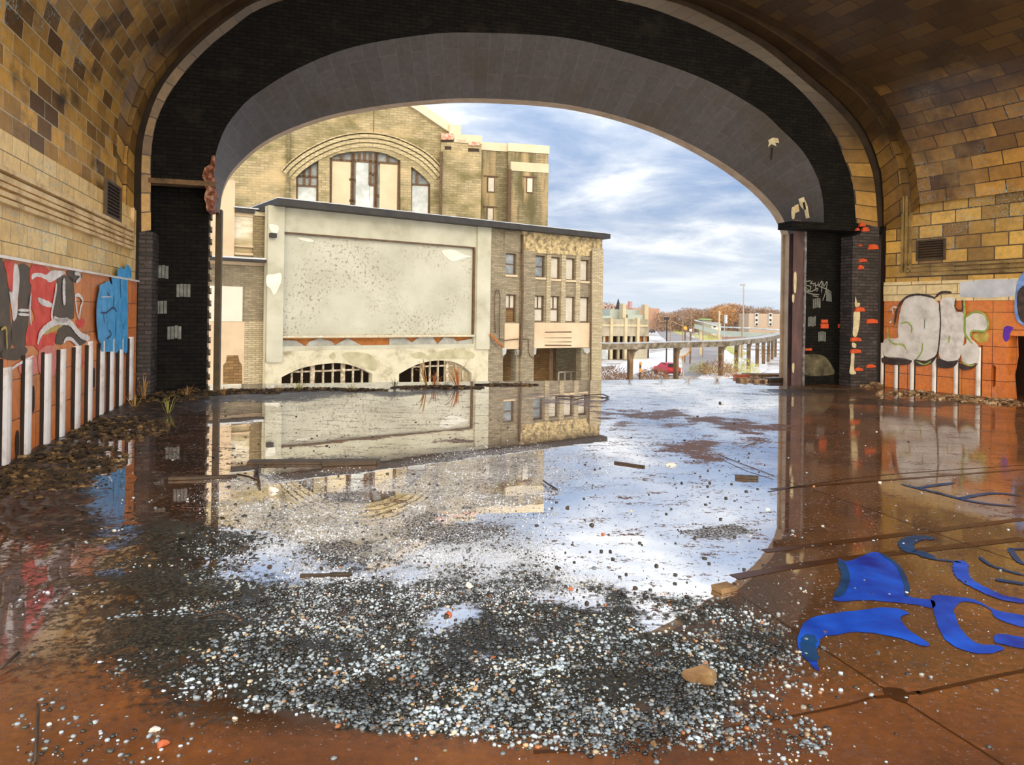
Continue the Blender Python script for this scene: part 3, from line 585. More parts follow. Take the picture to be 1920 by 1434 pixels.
D2 = ring([(229, 420), (230, 320), (239, 234), (261, 160), (298, 103), (345, 53), (390, 18), (415, 0), (460, -24), (545, -52), (680, -72)], (870, -78), [(1050, -70), (1220, -42), (1345, -3), (1410, 25), (1465, 55), (1515, 88), (1573, 132), (1625, 174), (1668, 232), (1696, 296), (1706, 345), (1708, 400)], 2.1)
C = ring([(219, 400), (219, 335), (221, 234), (234, 167), (258, 124), (295, 77), (335, 43), (375, 13), (430, -18), (520, -50), (670, -82)], (880, -95), [(1060, -86), (1230, -54), (1360, -10), (1420, 18), (1475, 48), (1532, 85), (1590, 128), (1645, 172), (1676, 215), (1694, 255), (1710, 291), (1719, 337), (1724, 383)], 2.35)
def R3(rg, t, push=0.0):
    fr = FT(t); n = len(rg); out = []
    for i, (s_, z_) in enumerate(rg):
        if push:
            a, b_ = rg[max(0, i - 1)], rg[min(n - 1, i + 1)]; q = Vector((b_[0] - a[0], b_[1] - a[1])).normalized(); s_, z_ = s_ - q.y * push, z_ + q.x * push
        out.append(fr(s_, z_))
    return out
def loft_obj(name, rows, mat, parent=None, smooth=True):
    b = MB(); b.loft(rows); o = b.build(name, mat, parent, smooth)
    if parent is None: o['kind'] = 'structure'
    return o
# outer arch: soffit, trim ring, mass behind
def arch_plate(fr, rg, z0l, z0r, d0, d1, mat, name, parent, s0=-6.5, s1=19.5, top=11.0, gap=None):
    (sa, za), (sb, zb) = rg[0], rg[-1]
    outer = [(s0, z0l)] + ([(gap, z0l), (gap, za)] if gap is not None else [(sa, z0l)]) + list(rg) + [(sb, z0r), (s1, z0r), (s1, top), (s0, top)]
    if abs(za - z0l) < .02: outer.pop(1)
    b = MB(); b.plate(fr, outer, (), d0, d1, back=True); return b.build(name, mat, parent)
front = arch_plate(FO, OUT, -0.75, -0.75, 0.0, 0.06, M['soffit_trim'], 'wall_front', None, gap=FO.hit(388, 600)[0]); struct(front)
ZLINT, ZRINT = INN[0][1], INN[-1][1]
k0 = 0
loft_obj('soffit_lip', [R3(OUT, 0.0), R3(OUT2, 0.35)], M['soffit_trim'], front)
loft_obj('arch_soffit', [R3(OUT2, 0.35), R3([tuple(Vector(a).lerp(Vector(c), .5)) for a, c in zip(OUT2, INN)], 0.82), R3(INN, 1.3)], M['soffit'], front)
# dark inner face above the springing
zl_, zr_ = FT(1.3).hit(340, 341)[1], FT(1.3).hit(1560, 420)[1]
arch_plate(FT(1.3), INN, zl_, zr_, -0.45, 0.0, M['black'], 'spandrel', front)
# reveals / jambs of the mouth
f75 = FT(0.75)
ja = f75.hit(388, 600)[0]; jb = f75.hit(1508, 600)[0]
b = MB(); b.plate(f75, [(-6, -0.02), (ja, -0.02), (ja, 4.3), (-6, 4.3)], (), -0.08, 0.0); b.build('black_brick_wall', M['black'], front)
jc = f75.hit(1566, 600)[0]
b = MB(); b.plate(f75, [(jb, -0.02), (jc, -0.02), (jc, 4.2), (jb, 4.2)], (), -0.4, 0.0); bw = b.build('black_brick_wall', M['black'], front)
je = FT(1.25).hit(1600, 600); pe = FT(1.25)(je[0], 0); pc = f75(jc, 0)
frR = Frame(pc, (pe - pc)); ln = (pe - pc).length
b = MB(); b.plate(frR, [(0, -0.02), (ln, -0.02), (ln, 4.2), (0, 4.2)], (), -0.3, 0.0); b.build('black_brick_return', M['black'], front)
# left jamb: ragged brick, pale brick strip, dark steel post
def zig(s0, s1, z0, z1, step, amp):
    out = []; z = z0; k = 0
    while z < z1: out += [(s1 - (amp if k % 2 else 0), z), (s1 - (amp if k % 2 else 0), min(z1, z + step))]; z += step; k += 1
    return [(s0, z0)] + out + [(s0, z1)]
fj = FT(0.55); a1 = fj.hit(384, 600)[0]; a2 = fj.hit(395, 600)[0]
b = MB(); b.plate(fj, zig(a1, a2, -0.02, 3.5, 0.12, 0.035), (), -0.06, 0.0); b.build('ragged_brick_jamb', m_brick('cream_jamb_brick', (.42, .34, .27), (.22, .16, .12), (.05, .035, .025), .25, .12, .02, rough=.8), front)
a5 = FO.hit(403, 600)[0]; a6 = FO.hit(414, 600)[0]
b = MB(); b.rect(FO, a5, -0.02, a6, 3.62, -0.12, 0.14); b.build('steel_post', M['dark_steel'], front)
# broken corner of brickwork over the left jamb
fb_ = FT(1.0); rag = fb_.hits([(386, 322), (396, 318), (400, 300), (405, 300), (406, 330), (404, 345), (405, 360), (404, 392), (393, 398), (388, 378), (391, 360), (386, 345)])
b = MB(); b.plate(fb_, jitter(spline(rag, 3, True), .02), (), -0.3, 0.32); b.build('broken_corner', m_noise('broken_brick', [(0.35, (0.12, 0.04, 0.02)), (0.5, (0.30, 0.10, 0.06)), (0.65, (0.62, 0.40, 0.30))], 12, rough=.9, bump=.8, bdist=.05), front)
# right jamb: concrete reveal stepping back to the black wall
(x1, _), (x2, _), (x3, _) = FO.hit(1465, 600), FT(.35).hit(1478, 600), FT(.6).hit(1489, 600)
r_in = OUT[-1]
b = MB(); b.loft([[FO(x1 + .03, z, 0) for z in (-.6, r_in[1])], [FT(.35)(x2, z, 0) for z in (-.6, r_in[1] + .05)]]); b.build('jamb_reveal', M['soffit_trim'], front)
b = MB(); b.rect(FT(.35), x2, -.02, x3 + .4, 4.0, -.015, 0.0); b.build('jamb_face', M['purple_steel'], front)
x4 = FT(.75).hit(1486, 600)[0]; x5 = FT(.75).hit(1506, 600)[0]
b = MB(); b.rect(FT(.75), x4, -.02, x5, 4.0, -.015, 0.01); b.build('painted_jamb', M['purple_steel'], front)
b = MB(); b.rect(FT(.75), x5 - .03, -.02, x5 + .03, 3.95, -.3, 0.05); b.build('angle_iron', m_noise('pale_flaked_steel', [(0.35, (.08, .07, .08)), (.6, (.25, .25, .28)), (.75, (.7, .7, .7))], 9, rough=.5), front)
for px, py, w_, h_ in ((1483, 400, 6, 20), (1487, 530, 5, 34), (1484, 560, 4, 14), (1484, 690, 4, 16)):
    q = FT(.75).hits([(px, py - h_ / 2), (px + w_, py - h_ / 2), (px + w_ - 1, py + h_ / 2), (px, py + h_ / 2 - 2)]); patch(FT(.75), q, 'peeling_flake', M['cream_plaster'], front, .03, 3)
# spring block bottoms
b = MB(); b.rect(FT(1.3), INN[-1][0] - .9, zr_ - .14, 19, zr_ + .02, -.5, .02); b.build('springer_edge', M['black'], front)
b = MB(); b.rect(FT(1.3), -4, zl_ - .05, INN[0][0] + .02, zl_ + .04, -.3, .03); b.build('lintel_edge', m_noise('rust_lintel', [(.3, (.05, .03, .015)), (.7, (.28, .17, .09))], 4, rough=.8), front)
# piers beside the mouth
s1_, s2_ = FT(1.35).hit(258, 600)[0], FT(1.35).hit(284, 600)[0]; zp = FT(1.35).hit(270, 434)[1]
b = MB(); b.rect(FT(1.35), s1_, -.02, s2_, zp, -.55, 0); b.build('pier', M['pier'], front)
s3_, s4_ = FT(1.35).hit(1597, 600)[0], FT(1.35).hit(1646, 600)[0]; zp2 = FT(1.35).hit(1620, 424)[1]
b = MB(); b.plate(FT(1.35), [(s3_, -.02), (s4_, -.02), (s4_, zp2 + .05), (s3_ + .3, zp2), (s3_ + .2, zp2 - .2), (s3_, zp2 - .25)], (), -.4, 0); pier_r = b.build('pier', M['pier'], front)
for sa_, sb_, zt_ in ((sL - .4, s1_ + .1, 4.6), (s4_ - .1, sR + .6, 4.6)):
    b = MB(); b.rect(FT(1.0), sa_, -.02, sb_, zt_, -.1, 0); b.build('shadow_gap_back', M['dark_joint'], front)
# exposed bricks, plaster remains and painted squares
fp = FT(1.35)
for px, py, w_, h_ in ((1616, 421, 12, 8), (1622, 430, 14, 9), (1636, 463, 20, 10), (1612, 460, 9, 4), (1617, 488, 16, 7), (1613, 501, 12, 8), (1611, 580, 19, 9), (1634, 602, 22, 9), (1604, 636, 20, 8), (1604, 658, 20, 8), (1609, 692, 16, 7), (1632, 686, 18, 7), (1607, 430, 8, 6)):
    q = fp.hits([(px - w_ / 2, py + h_ / 2), (px + w_ / 2, py + h_ / 2 - 1), (px + w_ / 2 - 2, py - h_ / 2 + 2), (px, py - h_ / 2), (px - w_ / 2 + 2, py - h_ / 2 + 1)])
    b = MB(); b.plate(fp, q, (), -.02, .035); b.build('exposed_brick', M['red_brick'], front)
for px, py, w_, h_ in ((1582, 611, 19, 7),):
    q = frR.hits([(px - w_ / 2, py + h_ / 2), (px + w_ / 2, py + h_ / 2), (px + w_ / 2, py - h_ / 2), (px - w_ / 2, py - h_ / 2)]); b = MB(); b.plate(frR, q, (), -.02, .03); b.build('exposed_brick', M['red_brick'], front)
for px, py, w_, h_ in ((1545, 611, 14, 9), (1545, 602, 12, 6), (1515, 655, 12, 4)):
    q = f75.hits([(px - w_ / 2, py + h_ / 2), (px + w_ / 2, py + h_ / 2), (px + w_ / 2, py - h_ / 2), (px - w_ / 2, py - h_ / 2)]); b = MB(); b.plate(f75, q, (), -.02, .03); b.build('exposed_brick', M['red_brick'], front)
for pts in ([(1600, 585), (1611, 584), (1610, 610), (1605, 630), (1598, 628), (1599, 605)], [(1603, 556), (1606, 567), (1611, 568), (1610, 574), (1602, 574)], [(1595, 662), (1601, 664), (1600, 690), (1604, 700), (1592, 700), (1594, 680)], [(1597, 642), (1604, 645), (1603, 652), (1597, 650)]):
    patch(fp, fp.hits(pts), 'plaster_remnant', M['cream_plaster'], front, .02, 4)
def tally(fr, px, py, w_, h_, mat):
    for k in range(4):
        x = px - w_ / 2 + w_ * (k + .5) / 4; o = R.uniform(-1.2, 1.2)
        q = fr.hits([(x - w_ * .10, py - h_ / 2 + o), (x + w_ * .11, py - h_ / 2 + o), (x + w_ * .10, py + h_ / 2 + o), (x - w_ * .11, py + h_ / 2 + o)]); patch(fr, q, 'brush_mark', M[mat], front, .006, 0)
for px, py in ((303, 510), (344, 545), (300, 577), (327, 623)): tally(f75, px, py, 27, 24, 'p_tag2')
for px, py in ((1531, 568), (1522, 603), (1541, 630)): tally(f75, px, py, 15, 18, 'p_tag2')
for px, py in ((1586, 580), (1583, 631)): tally(frR, px, py, 14, 18, 'p_ice')
ZT = lambda pts: f75.hits([(1480 + x / 6.235, 500 + y / 6.235) for x, y in pts])
for pts in ([(250, 165), (195, 175), (200, 215), (250, 235), (225, 290), (190, 270), (200, 235)], [(270, 165), (245, 200), (290, 195), (275, 230)], [(300, 180), (310, 290)], [(300, 230), (345, 200)], [(335, 175), (340, 230), (380, 165), (372, 310)], [(390, 170), (400, 230), (440, 170), (420, 300), (385, 400)], [(345, 230), (430, 260), (490, 300)], [(205, 255), (250, 290), (330, 250), (320, 290)], [(190, 295), (270, 320), (350, 325)], [(270, 340), (340, 348)]):
    ribbon(f75, ZT(pts), .022, 'sprayed_tag', M['p_tag'], front, .008)
patch(f75, ZT([(430, 270), (490, 310), (495, 410), (430, 400)]), 'grey_patch', M['p_tag2'], front, .005, 0)
def stain(fr, pts, name='damp_bloom'): patch(fr, fr.hits(pts), name, m_noise('pale_damp', [(.35, (.05, .045, .03)), (.6, (.16, .14, .09)), (.75, (.3, .27, .17))], 4, rough=.9), front, .004, 4)
stain(f75, [(1506, 668), (1530, 664), (1548, 670), (1562, 690), (1562, 702), (1506, 702)])
# pale flakes on the soffit
fs = [(FT(.8), [(1440, 263), (1449, 258), (1459, 259), (1461, 268), (1452, 267), (1456, 273), (1446, 271), (1440, 275)]), (FT(1.0), [(1498, 372), (1507, 370), (1517, 395), (1518, 410), (1511, 408), (1508, 396), (1500, 385)]), (FT(1.0), [(1489, 384), (1497, 380), (1499, 395), (1491, 399)])]
# rings of blocks between mouth and vault
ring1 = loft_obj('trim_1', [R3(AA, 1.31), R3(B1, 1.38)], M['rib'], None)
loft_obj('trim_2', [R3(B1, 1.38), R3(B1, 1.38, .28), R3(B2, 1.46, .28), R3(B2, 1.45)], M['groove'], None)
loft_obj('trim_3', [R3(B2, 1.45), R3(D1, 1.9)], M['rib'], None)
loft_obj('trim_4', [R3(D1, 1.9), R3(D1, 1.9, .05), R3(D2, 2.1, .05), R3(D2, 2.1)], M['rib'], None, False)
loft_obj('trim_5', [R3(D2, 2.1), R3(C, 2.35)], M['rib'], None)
# ceiling: generators run back from the last ring
rowsA = R3(C, 2.35); n = len(rowsA); GEN = []
fe = FT(TE)
for i, p in enumerate(rowsA):
    a = i / (n - 1); k = min(1, max(0, (a - .62) / .3)); k = k * k * (3 - 2 * k); vx = 567 + (250 - 567) * k
    GEN.append(Vector(((960 - vx) / F, -1, 0)).normalized())
def along(i, s_): return rowsA[i] + GEN[i] * s_
LEN = [(TE - 2.35) / max(.2, g.dot(FO.n)) for g in GEN]
NS = 16; mid = int(n * .5)
def vault(name, i0, i1, mat):
    b = MB(); rows = []; U = []; acc = [0.0]
    idx = list(range(i0, i1 + 1))
    for a, c in zip(idx, idx[1:]): acc.append(acc[-1] + (rowsA[c] - rowsA[a]).length)
    for k in range(NS + 1):
        rows.append([along(i, LEN[i] * k / NS) for i in idx]); U += [(LEN[i] * k / NS, acc[q]) for q, i in enumerate(idx)]
    b.loft(rows, U); return struct(b.build(name, mat, None, True))
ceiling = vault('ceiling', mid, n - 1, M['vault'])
b = MB(); idx = list(range(0, mid + 1)); rows = []; U = []; acc = [0.0]
for a, c in zip(idx, idx[1:]): acc.append(acc[-1] + (rowsA[c] - rowsA[a]).length)
for k in range(NS + 1):
    rows.append([along(i, LEN[i] * k / NS) for i in idx]); U += [(LEN[i] * k / NS, acc[q]) for q, i in enumerate(idx)]
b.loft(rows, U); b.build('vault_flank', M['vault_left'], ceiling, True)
# thick outer shell above so no light leaks through the thin vault
sh = R3(C, 2.35, .45)
b = MB(); b.loft([[p + GEN[i] * -2.0 for i, p in enumerate(sh)], [p + GEN[i] * (LEN[i] + .1) for i, p in enumerate(sh)]]); b.build('vault_back', M['edge'], ceiling)
# louvres
def louvre(fr, pts, name, label, nsl=9):
    q = fr.hits(pts); s0 = min(p[0] for p in q); s1 = max(p[0] for p in q); z0 = min(p[1] for p in q); z1 = max(p[1] for p in q)
    t = thing(name, fr((s0 + s1) / 2, z0, 0), label, 'vent')
    b = MB(); b.plate(fr, [(s0, z0), (s1, z0), (s1, z1), (s0, z1)], [[(s0 + .04, z0 + .04), (s1 - .04, z0 + .04), (s1 - .04, z1 - .04), (s0 + .04, z1 - .04)]], .002, .05); b.build('frame', M['louvre'], t)
    b = MB(); b.rect(fr, s0 + .04, z0 + .04, s1 - .04, z1 - .04, .002, .008); b.build('backing', M['dark_joint'], t)
    b = MB(); h = (z1 - z0 - .08) / nsl
    for k in range(nsl):
        z = z0 + .04 + h * k; b.add([fr(s0 + .04, z, .04), fr(s1 - .04, z, .04), fr(s1 - .04, z + h * .7, .012), fr(s0 + .04, z + h * .7, .012)], [(0, 1, 2, 3)])
    b.build('slats', M['louvre'], t)
lt = FL.hits([(194, 405), (222, 405), (222, 350), (194, 350)])
louvre(FL, [(194, 405), (222, 414), (222, 352), (194, 348)], 'louvre_vent', 'dark slatted louvre vent high on the left tan block wall')
louvre(FR, [(1720, 490), (1774, 484), (1772, 450), (1720, 451)], 'louvre_vent', 'wide rusty louvre vent set in the right tan block wall', 7)
# ------------------------------------------------------------------ land outside
GZ = -5.7
def G(px, py, z=GZ): return ground(px, py, z)
def snow_mat():
    m, p = newmat('patchy_snow'); ps = POS()
    n = NOISE(MAPV(ps, (0.05, 0.10, 1)), 1.0, 7, 0.65); n2 = NOISE(MAPV(ps, (0.5, 0.9, 1)), 1.0, 6, 0.7)
    c = RAMP(n, [(0.36, (0.78, 0.78, 0.82)), (0.50, (0.70, 0.70, 0.72)), (0.56, (0.30, 0.25, 0.19)), (0.64, (0.22, 0.19, 0.14)), (0.72, (0.6, 0.6, 0.62))])
    c = MIX(RAMP(n2, [(0.5, 0.0), (0.62, 0.7)]), c, (0.22, 0.18, 0.15)); setp(p, c, 0.7); return m
M['snow'] = snow_mat()
M['asphalt'] = m_noise('grey_road', [(0.3, (0.22, 0.20, 0.20)), (0.7, (0.38, 0.35, 0.34))], 0.15, 8, rough=0.7, stretch=(1, .5, 1))
M['clean_snow'] = m_noise('clean_snow', [(0.3, (0.70, 0.71, 0.74)), (0.7, (0.86, 0.86, 0.88))], 0.3, rough=0.7)
M['grass'] = m_noise('winter_grass', [(0.3, (0.30, 0.30, 0.06)), (0.5, (0.48, 0.46, 0.12)), (0.7, (0.62, 0.58, 0.30))], 0.3, 8, rough=0.9)
M['scrub'] = m_noise('dry_scrub', [(0.3, (0.14, 0.07, 0.035)), (0.6, (0.36, 0.20, 0.11)), (0.8, (0.5, 0.34, 0.2))], 2.0, rough=0.9)
b = MB(); b.add([(-400, 8, GZ - .05), (900, 8, GZ - .05), (900, 1900, GZ - .05), (-400, 1900, GZ - .05)], [(0, 1, 2, 3)]); land = b.build('ground', M['snow'], None); land['kind'] = 'structure'
def gpoly(pts, name, mat, d=.04, sm=3):
    q = [G(*p) for p in pts]; q2 = spline([(p.x, p.y) for p in q], sm, True) if sm else [(p.x, p.y) for p in q]
    b = MB(); b.plate(lambda a, z, dd: Vector((a, z, GZ + dd)), q2, (), 0, d, back=False); return b.build(name, mat, land)
gpoly([(1216, 607), (1222, 605), (1252, 616), (1290, 630), (1325, 640), (1348, 650), (1346, 668), (1335, 690), (1300, 712), (1265, 716), (1282, 690), (1275, 660), (1262, 645), (1240, 630), (1226, 616)], 'road', M['asphalt'], .05)
gpoly([(1150, 690), (1180, 676), (1215, 664), (1262, 656), (1272, 668), (1262, 684), (1200, 700), (1150, 706)], 'snowfield', M['clean_snow'], .045)
gpoly([(1294, 706), (1335, 692), (1352, 668), (1365, 655), (1420, 660), (1440, 690), (1400, 706), (1330, 712)], 'snowfield', M['clean_snow'], .045)
gpoly([(1256, 619), (1275, 616), (1284, 622), (1278, 628)], 'grass_verge', M['grass'], .06)
gpoly([(1300, 628), (1325, 622), (1350, 628), (1352, 640), (1325, 640)], 'grass_verge', M['grass'], .06)
gpoly([(1358, 652), (1372, 650), (1400, 662), (1380, 668)], 'grass_verge', M['grass'], .06)
gpoly([(1352, 632), (1395, 632), (1415, 640), (1380, 644)], 'scrub_bank', M['scrub'], .06)
gpoly([(1130, 700), (1230, 706), (1300, 706), (1310, 726), (1130, 730)], 'scrub_bank', m_noise('muddy_snow', [(.35, (.75, .75, .78)), (.47, (.5, .45, .4)), (.52, (.2, .15, .1)), (.6, (.7, .68, .66))], 1.1, 8, .8, stretch=(.6, 1.4, 1)), .06)

# ------------------------------------------------------------------ front building
FB = Frame(at(1010, 600, 50), (1.364, 1))
def hb(pts, d=0.0): return FB.hits(pts, d)
M['plaster'] = None
def plaster_mat():
    m, p = newmat('pitted_grey_plaster'); uv = UV()
    n = NOISE(uv, 0.35, 7, 0.6); pit = NOISE(MAPV(uv, (1.1, 1, 1)), 5.5, 3, 0.7); pa = NOISE(MAPV(uv, (1, 1, 1), (5, 2, 0)), 0.28, 4, 0.6)
    c = RAMP(n, [(0.3, (0.36, 0.355, 0.29)), (0.5, (0.44, 0.435, 0.36)), (0.7, (0.51, 0.505, 0.43))])
    a = MATH('MULTIPLY', RAMP(pit, [(0.56, 0.0), (0.62, 1.0)]), RAMP(pa, [(0.44, 0.0), (0.56, 1.0)]))
    c = MIX(MATH('MULTIPLY', a, 0.75), c, (0.20, 0.17, 0.10))
    setp(p, c, 0.8); BUMP(p, MATH('ADD', MATH('MULTIPLY', a, -1), NOISE(uv, 6, 4)), 0.4, 0.04); return m
M['plaster'] = plaster_mat()
M['plaster2'] = m_noise('smooth_beige_plaster', [(.3, (.33, .31, .23)), (.5, (.45, .44, .35)), (.7, (.53, .52, .43))], .5, 6, .8, coord='uv', bump=.2)
M['brick_grey'] = m_brick('grey_brown_brick', (.33, .28, .19), (.20, .165, .11), (.17, .14, .10), .42, .11, .015, dirt=((.12, .10, .06), .5, .5, .7, .7), rough=.8, bump=.3)
M['brick_pale'] = m_brick('pale_buff_brick', (.52, .45, .30), (.36, .30, .19), (.24, .19, .12), .42, .11, .02, dirt=((.30, .25, .15), .5, .5, .7, .5), rough=.8, bump=.3)
M['brick_ruin'] = m_noise('spalled_brick', [(.36, (.09, .07, .04)), (.47, (.34, .27, .15)), (.55, (.58, .45, .24)), (.7, (.68, .55, .32))], 2.6, 8, .9, bump=.8, stretch=(1, 1, 1.5), bdist=.08, nr=.75, coord='uv')
M['concrete'] = m_noise('pinkish_concrete', [(.3, (.46, .35, .23)), (.5, (.57, .44, .30)), (.7, (.62, .50, .35))], .5, 6, .8, coord='uv')
M['board'] = m_noise('painted_board', [(.3, (.48, .44, .38)), (.7, (.60, .56, .48))], 2, rough=.7)
M['cream_board'] = m_noise('cream_board', [(.3, (.46, .39, .27)), (.7, (.56, .49, .35))], .6, rough=.7)
M['glass'] = m_noise('dusty_glass', [(.3, (.10, .12, .14)), (.5, (.20, .23, .25)), (.7, (.34, .37, .38))], 1.2, rough=.25)
M['white_glass'] = m_noise('whitewashed_glass', [(.35, (.34, .38, .40)), (.5, (.46, .50, .52)), (.62, (.58, .62, .64))], .8, rough=.35)
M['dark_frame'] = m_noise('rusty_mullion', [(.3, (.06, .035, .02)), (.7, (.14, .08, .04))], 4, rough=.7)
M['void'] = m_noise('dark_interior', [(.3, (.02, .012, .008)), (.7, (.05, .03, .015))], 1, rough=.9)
M['rust'] = m_noise('rust_red_steel', [(.3, (.30, .10, .02)), (.7, (.46, .17, .04))], 3, rough=.8)
M['gutter'] = m_noise('dark_eaves', [(.3, (.012, .011, .012)), (.7, (.03, .026, .024))], 2, rough=.6)
M['metal_edge'] = m_noise('blue_grey_flashing', [(.3, (.40, .44, .50)), (.7, (.60, .64, .70))], 2, rough=.4)
M['grey_render'] = m_noise('torn_grey_render', [(.3, (.26, .26, .24)), (.6, (.42, .43, .41)), (.75, (.58, .57, .52))], 1.5, rough=.8, bump=.6)
M['ruin_band'] = m_brick('white_spalled_brick', (.66, .60, .46), (.54, .47, .34), (.42, .35, .24), .42, .12, .02, dirt=((.40, .42, .33), .45, .52, .62, .8), rough=.8, bump=.5)
M['ochre_in'] = m_brick('ochre_inner_brick', (.26, .15, .05), (.17, .09, .03), (.10, .06, .03), .5, .16, .015, rough=.8)
M['pale_patch'] = m_noise('bare_white_patch', [(.3, (.56, .56, .50)), (.7, (.68, .68, .62))], 2, rough=.8)
M['bar'] = m_noise('flaking_white_bar', [(.35, (.20, .14, .08)), (.52, (.45, .38, .27)), (.65, (.66, .60, .50))], 5, rough=.7, bump=.5)
BLD = thing('building', FB(FB.hit(800, 600)[0], GZ), 'long two storey hall with a blank pitted plaster panel and sloping roof line', 'building')
def RB_(x0, y0, x1, y1, d=0.0):
    """rectangle in plane coordinates from the picture corners (left top, right bottom); upright sides at mean depth"""
    a = FB.hit(x0, (y0 + y1) / 2, d)[0]; c = FB.hit(x1, (y0 + y1) / 2, d)[0]; xm = (x0 + x1) / 2
    zt = FB.hit(xm, y0, d)[1]; zb = FB.hit(xm, y1, d)[1]; return a, zb, c, zt
ztop = FB.hit(800, 415)[1]
sA, sB = FB.hit(500, 550)[0], FB.hit(1127, 550)[0]
a0, z0, a1, z1 = RB_(530, 450, 890, 632); zl1 = FB.hit(700, 450)[1]
arch1 = FB.hits(spline([(528, 707), (560, 692), (600, 683), (640, 681), (672, 689), (698, 701)], 5)); arch2 = FB.hits(spline([(748, 701), (780, 684), (815, 676), (848, 678), (870, 688), (884, 700)], 5))
def arch_hole(a): return [(a[0][0], GZ + 1.4)] + a + [(a[-1][0], GZ + 1.4)]
zbelt = FB.hit(700, 655)[1]
# plaster wall above
sP = FB.hit(917, 550)[0]
b = MB(); b.plate(FB, [(sA, zbelt), (sP, zbelt), (sP, ztop), (sA, ztop)], [[(a0, zbelt + .25), (a1, zbelt + .25), (a1, zl1), (a0, zl1)]], -.5, 0); b.build('plaster_wall', M['plaster2'], BLD)
b = MB(); b.rect(FB, a0 - .1, z0 + .05, a1 + .1, zl1 + .1, -.4, -.16); b.build('blank_panel', M['plaster'], BLD)
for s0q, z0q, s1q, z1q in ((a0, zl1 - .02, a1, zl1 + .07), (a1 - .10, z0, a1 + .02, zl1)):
    b = MB(); b.rect(FB, s0q, z0q, s1q, z1q, -.2, .015); b.build('panel_shadow_line', M['dark_frame'], BLD)  # dark strips drawn in for the shade along the panel's top and right edge
sX0, sX1 = FB.hit(892, 550)[0], FB.hit(917, 550)[0]
b = MB(); b.rect(FB, sX0, zbelt - .1, sX1, ztop, -.1, .16); b.build('plaster_pilaster', M['plaster2'], BLD)
sX2 = FB.hit(530, 550)[0]
b = MB(); b.rect(FB, sA, zbelt - .6, sX2, ztop, -.1, .14); b.build('plaster_pilaster', M['plaster2'], BLD)
b = MB(); b.rect(FB, a0, z0 - .02, a1, z0 + .12, -.3, .10); b.build('ledge', M['ruin_band'], BLD)
b = MB(); b.rect(FB, a0, zbelt - .1, a1, z0 + .1, -.5, -.3); b.build('rust_lintel', M['rust'], BLD)
# torn render scallops on the lintel
for pts in ([(530, 637), (556, 639), (566, 645), (572, 650), (580, 640), (600, 634), (622, 640), (628, 647), (640, 640), (652, 634), (664, 640), (680, 649), (716, 652), (716, 660), (530, 660)], [(730, 634), (760, 634), (772, 642), (780, 636), (790, 630), (811, 632), (820, 645), (832, 632), (850, 634), (856, 640), (888, 634), (888, 652), (820, 652), (800, 656), (730, 658)]):
    q = FB.hits(pts, -.22); b = MB(); b.plate(FB, q, (), -.29, -.2); b.build('torn_render', M['grey_render'], BLD)
zb2 = GZ
b = MB(); b.plate(FB, [(sA, GZ), (sP, GZ), (sP, zbelt), (sA, zbelt)], [arch_hole(arch1), arch_hole(arch2)], -.5, 0.02); b.build('arcade_wall', m_noise('patchy_cream_render', [(.34, (.26, .22, .15)), (.42, (.42, .38, .27)), (.5, (.54, .50, .37)), (.7, (.60, .57, .44))], .9, 9, .85, bump=.5, coord='uv', nr=.72), BLD)
for pts in ([(640, 664), (655, 660), (690, 663), (705, 676), (704, 695), (680, 688), (655, 680), (648, 672)], [(617, 668), (626, 660), (630, 668), (624, 674)], [(795, 672), (840, 655), (885, 660), (886, 672), (850, 672)], [(770, 664), (790, 660), (800, 668), (780, 672)]):
    q = FB.hits(pts, .03); b = MB(); b.plate(FB, spline(q, 3, True), (), .0, .035, back=False); b.build('render_patch', m_noise('olive_render', [(.3, (.30, .28, .16)), (.7, (.50, .46, .32))], 1.5, rough=.8), BLD)
for pts in ([(500, 516), (513, 514), (526, 512), (528, 525), (520, 545), (513, 553), (506, 540), (500, 535)], [(828, 470), (850, 468), (868, 476), (884, 481), (870, 484), (850, 490), (838, 484)], [(556, 446), (575, 446), (590, 452), (575, 453)], [(505, 420), (522, 424), (520, 437), (508, 434)]):
    q = FB.hits(pts, .15 if pts[0][0] < 530 else -.15); b = MB(); dd = .15 if pts[0][0] < 530 else -.15; b.plate(FB, spline(q, 3, True), (), dd - .02, dd + .01, back=False); b.build('pale_patch', M['pale_patch'], BLD)
def bars(ar, xs, yb, thick):
    ar_z = lambda s_: np.interp(s_, [p[0] for p in ar], [p[1] for p in ar])
    for i, x in enumerate(xs):
        s_ = FB.hit(x, 700, -.3)[0]; wd = .12 if i in thick else .045
        b = MB(); b.rect(FB, s_ - wd, GZ + 1.4, s_ + wd, float(ar_z(s_)) + .1, -.38, -.26); b.build('window_bar', M['bar'], BLD)
    for y in yb:
        z_ = FB.hit((xs[0] + xs[-1]) / 2, y, -.3)[1]; sa = ar[0][0] + .3; sb = ar[-1][0] - .1
        good = [p[0] for p in ar if p[1] > z_]
        if good: b = MB(); b.rect(FB, min(good), z_ - .05, max(good), z_ + .05, -.36, -.29); b.build('window_rail', M['bar'], BLD)
bars(arch1, (547, 566, 586, 606, 624, 643, 662, 679), (695,), (2, 5)); bars(arch2, (773, 791, 806, 821, 838, 854, 867), (686,), (1, 4))
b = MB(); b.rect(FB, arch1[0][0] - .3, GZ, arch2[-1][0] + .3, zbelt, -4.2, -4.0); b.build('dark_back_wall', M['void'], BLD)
b = MB(); b.rect(FB, arch1[0][0], GZ + .4, arch2[-1][0], GZ + 2.6, -2.6, -2.4); b.build('rust_counter', M['rust'], BLD)
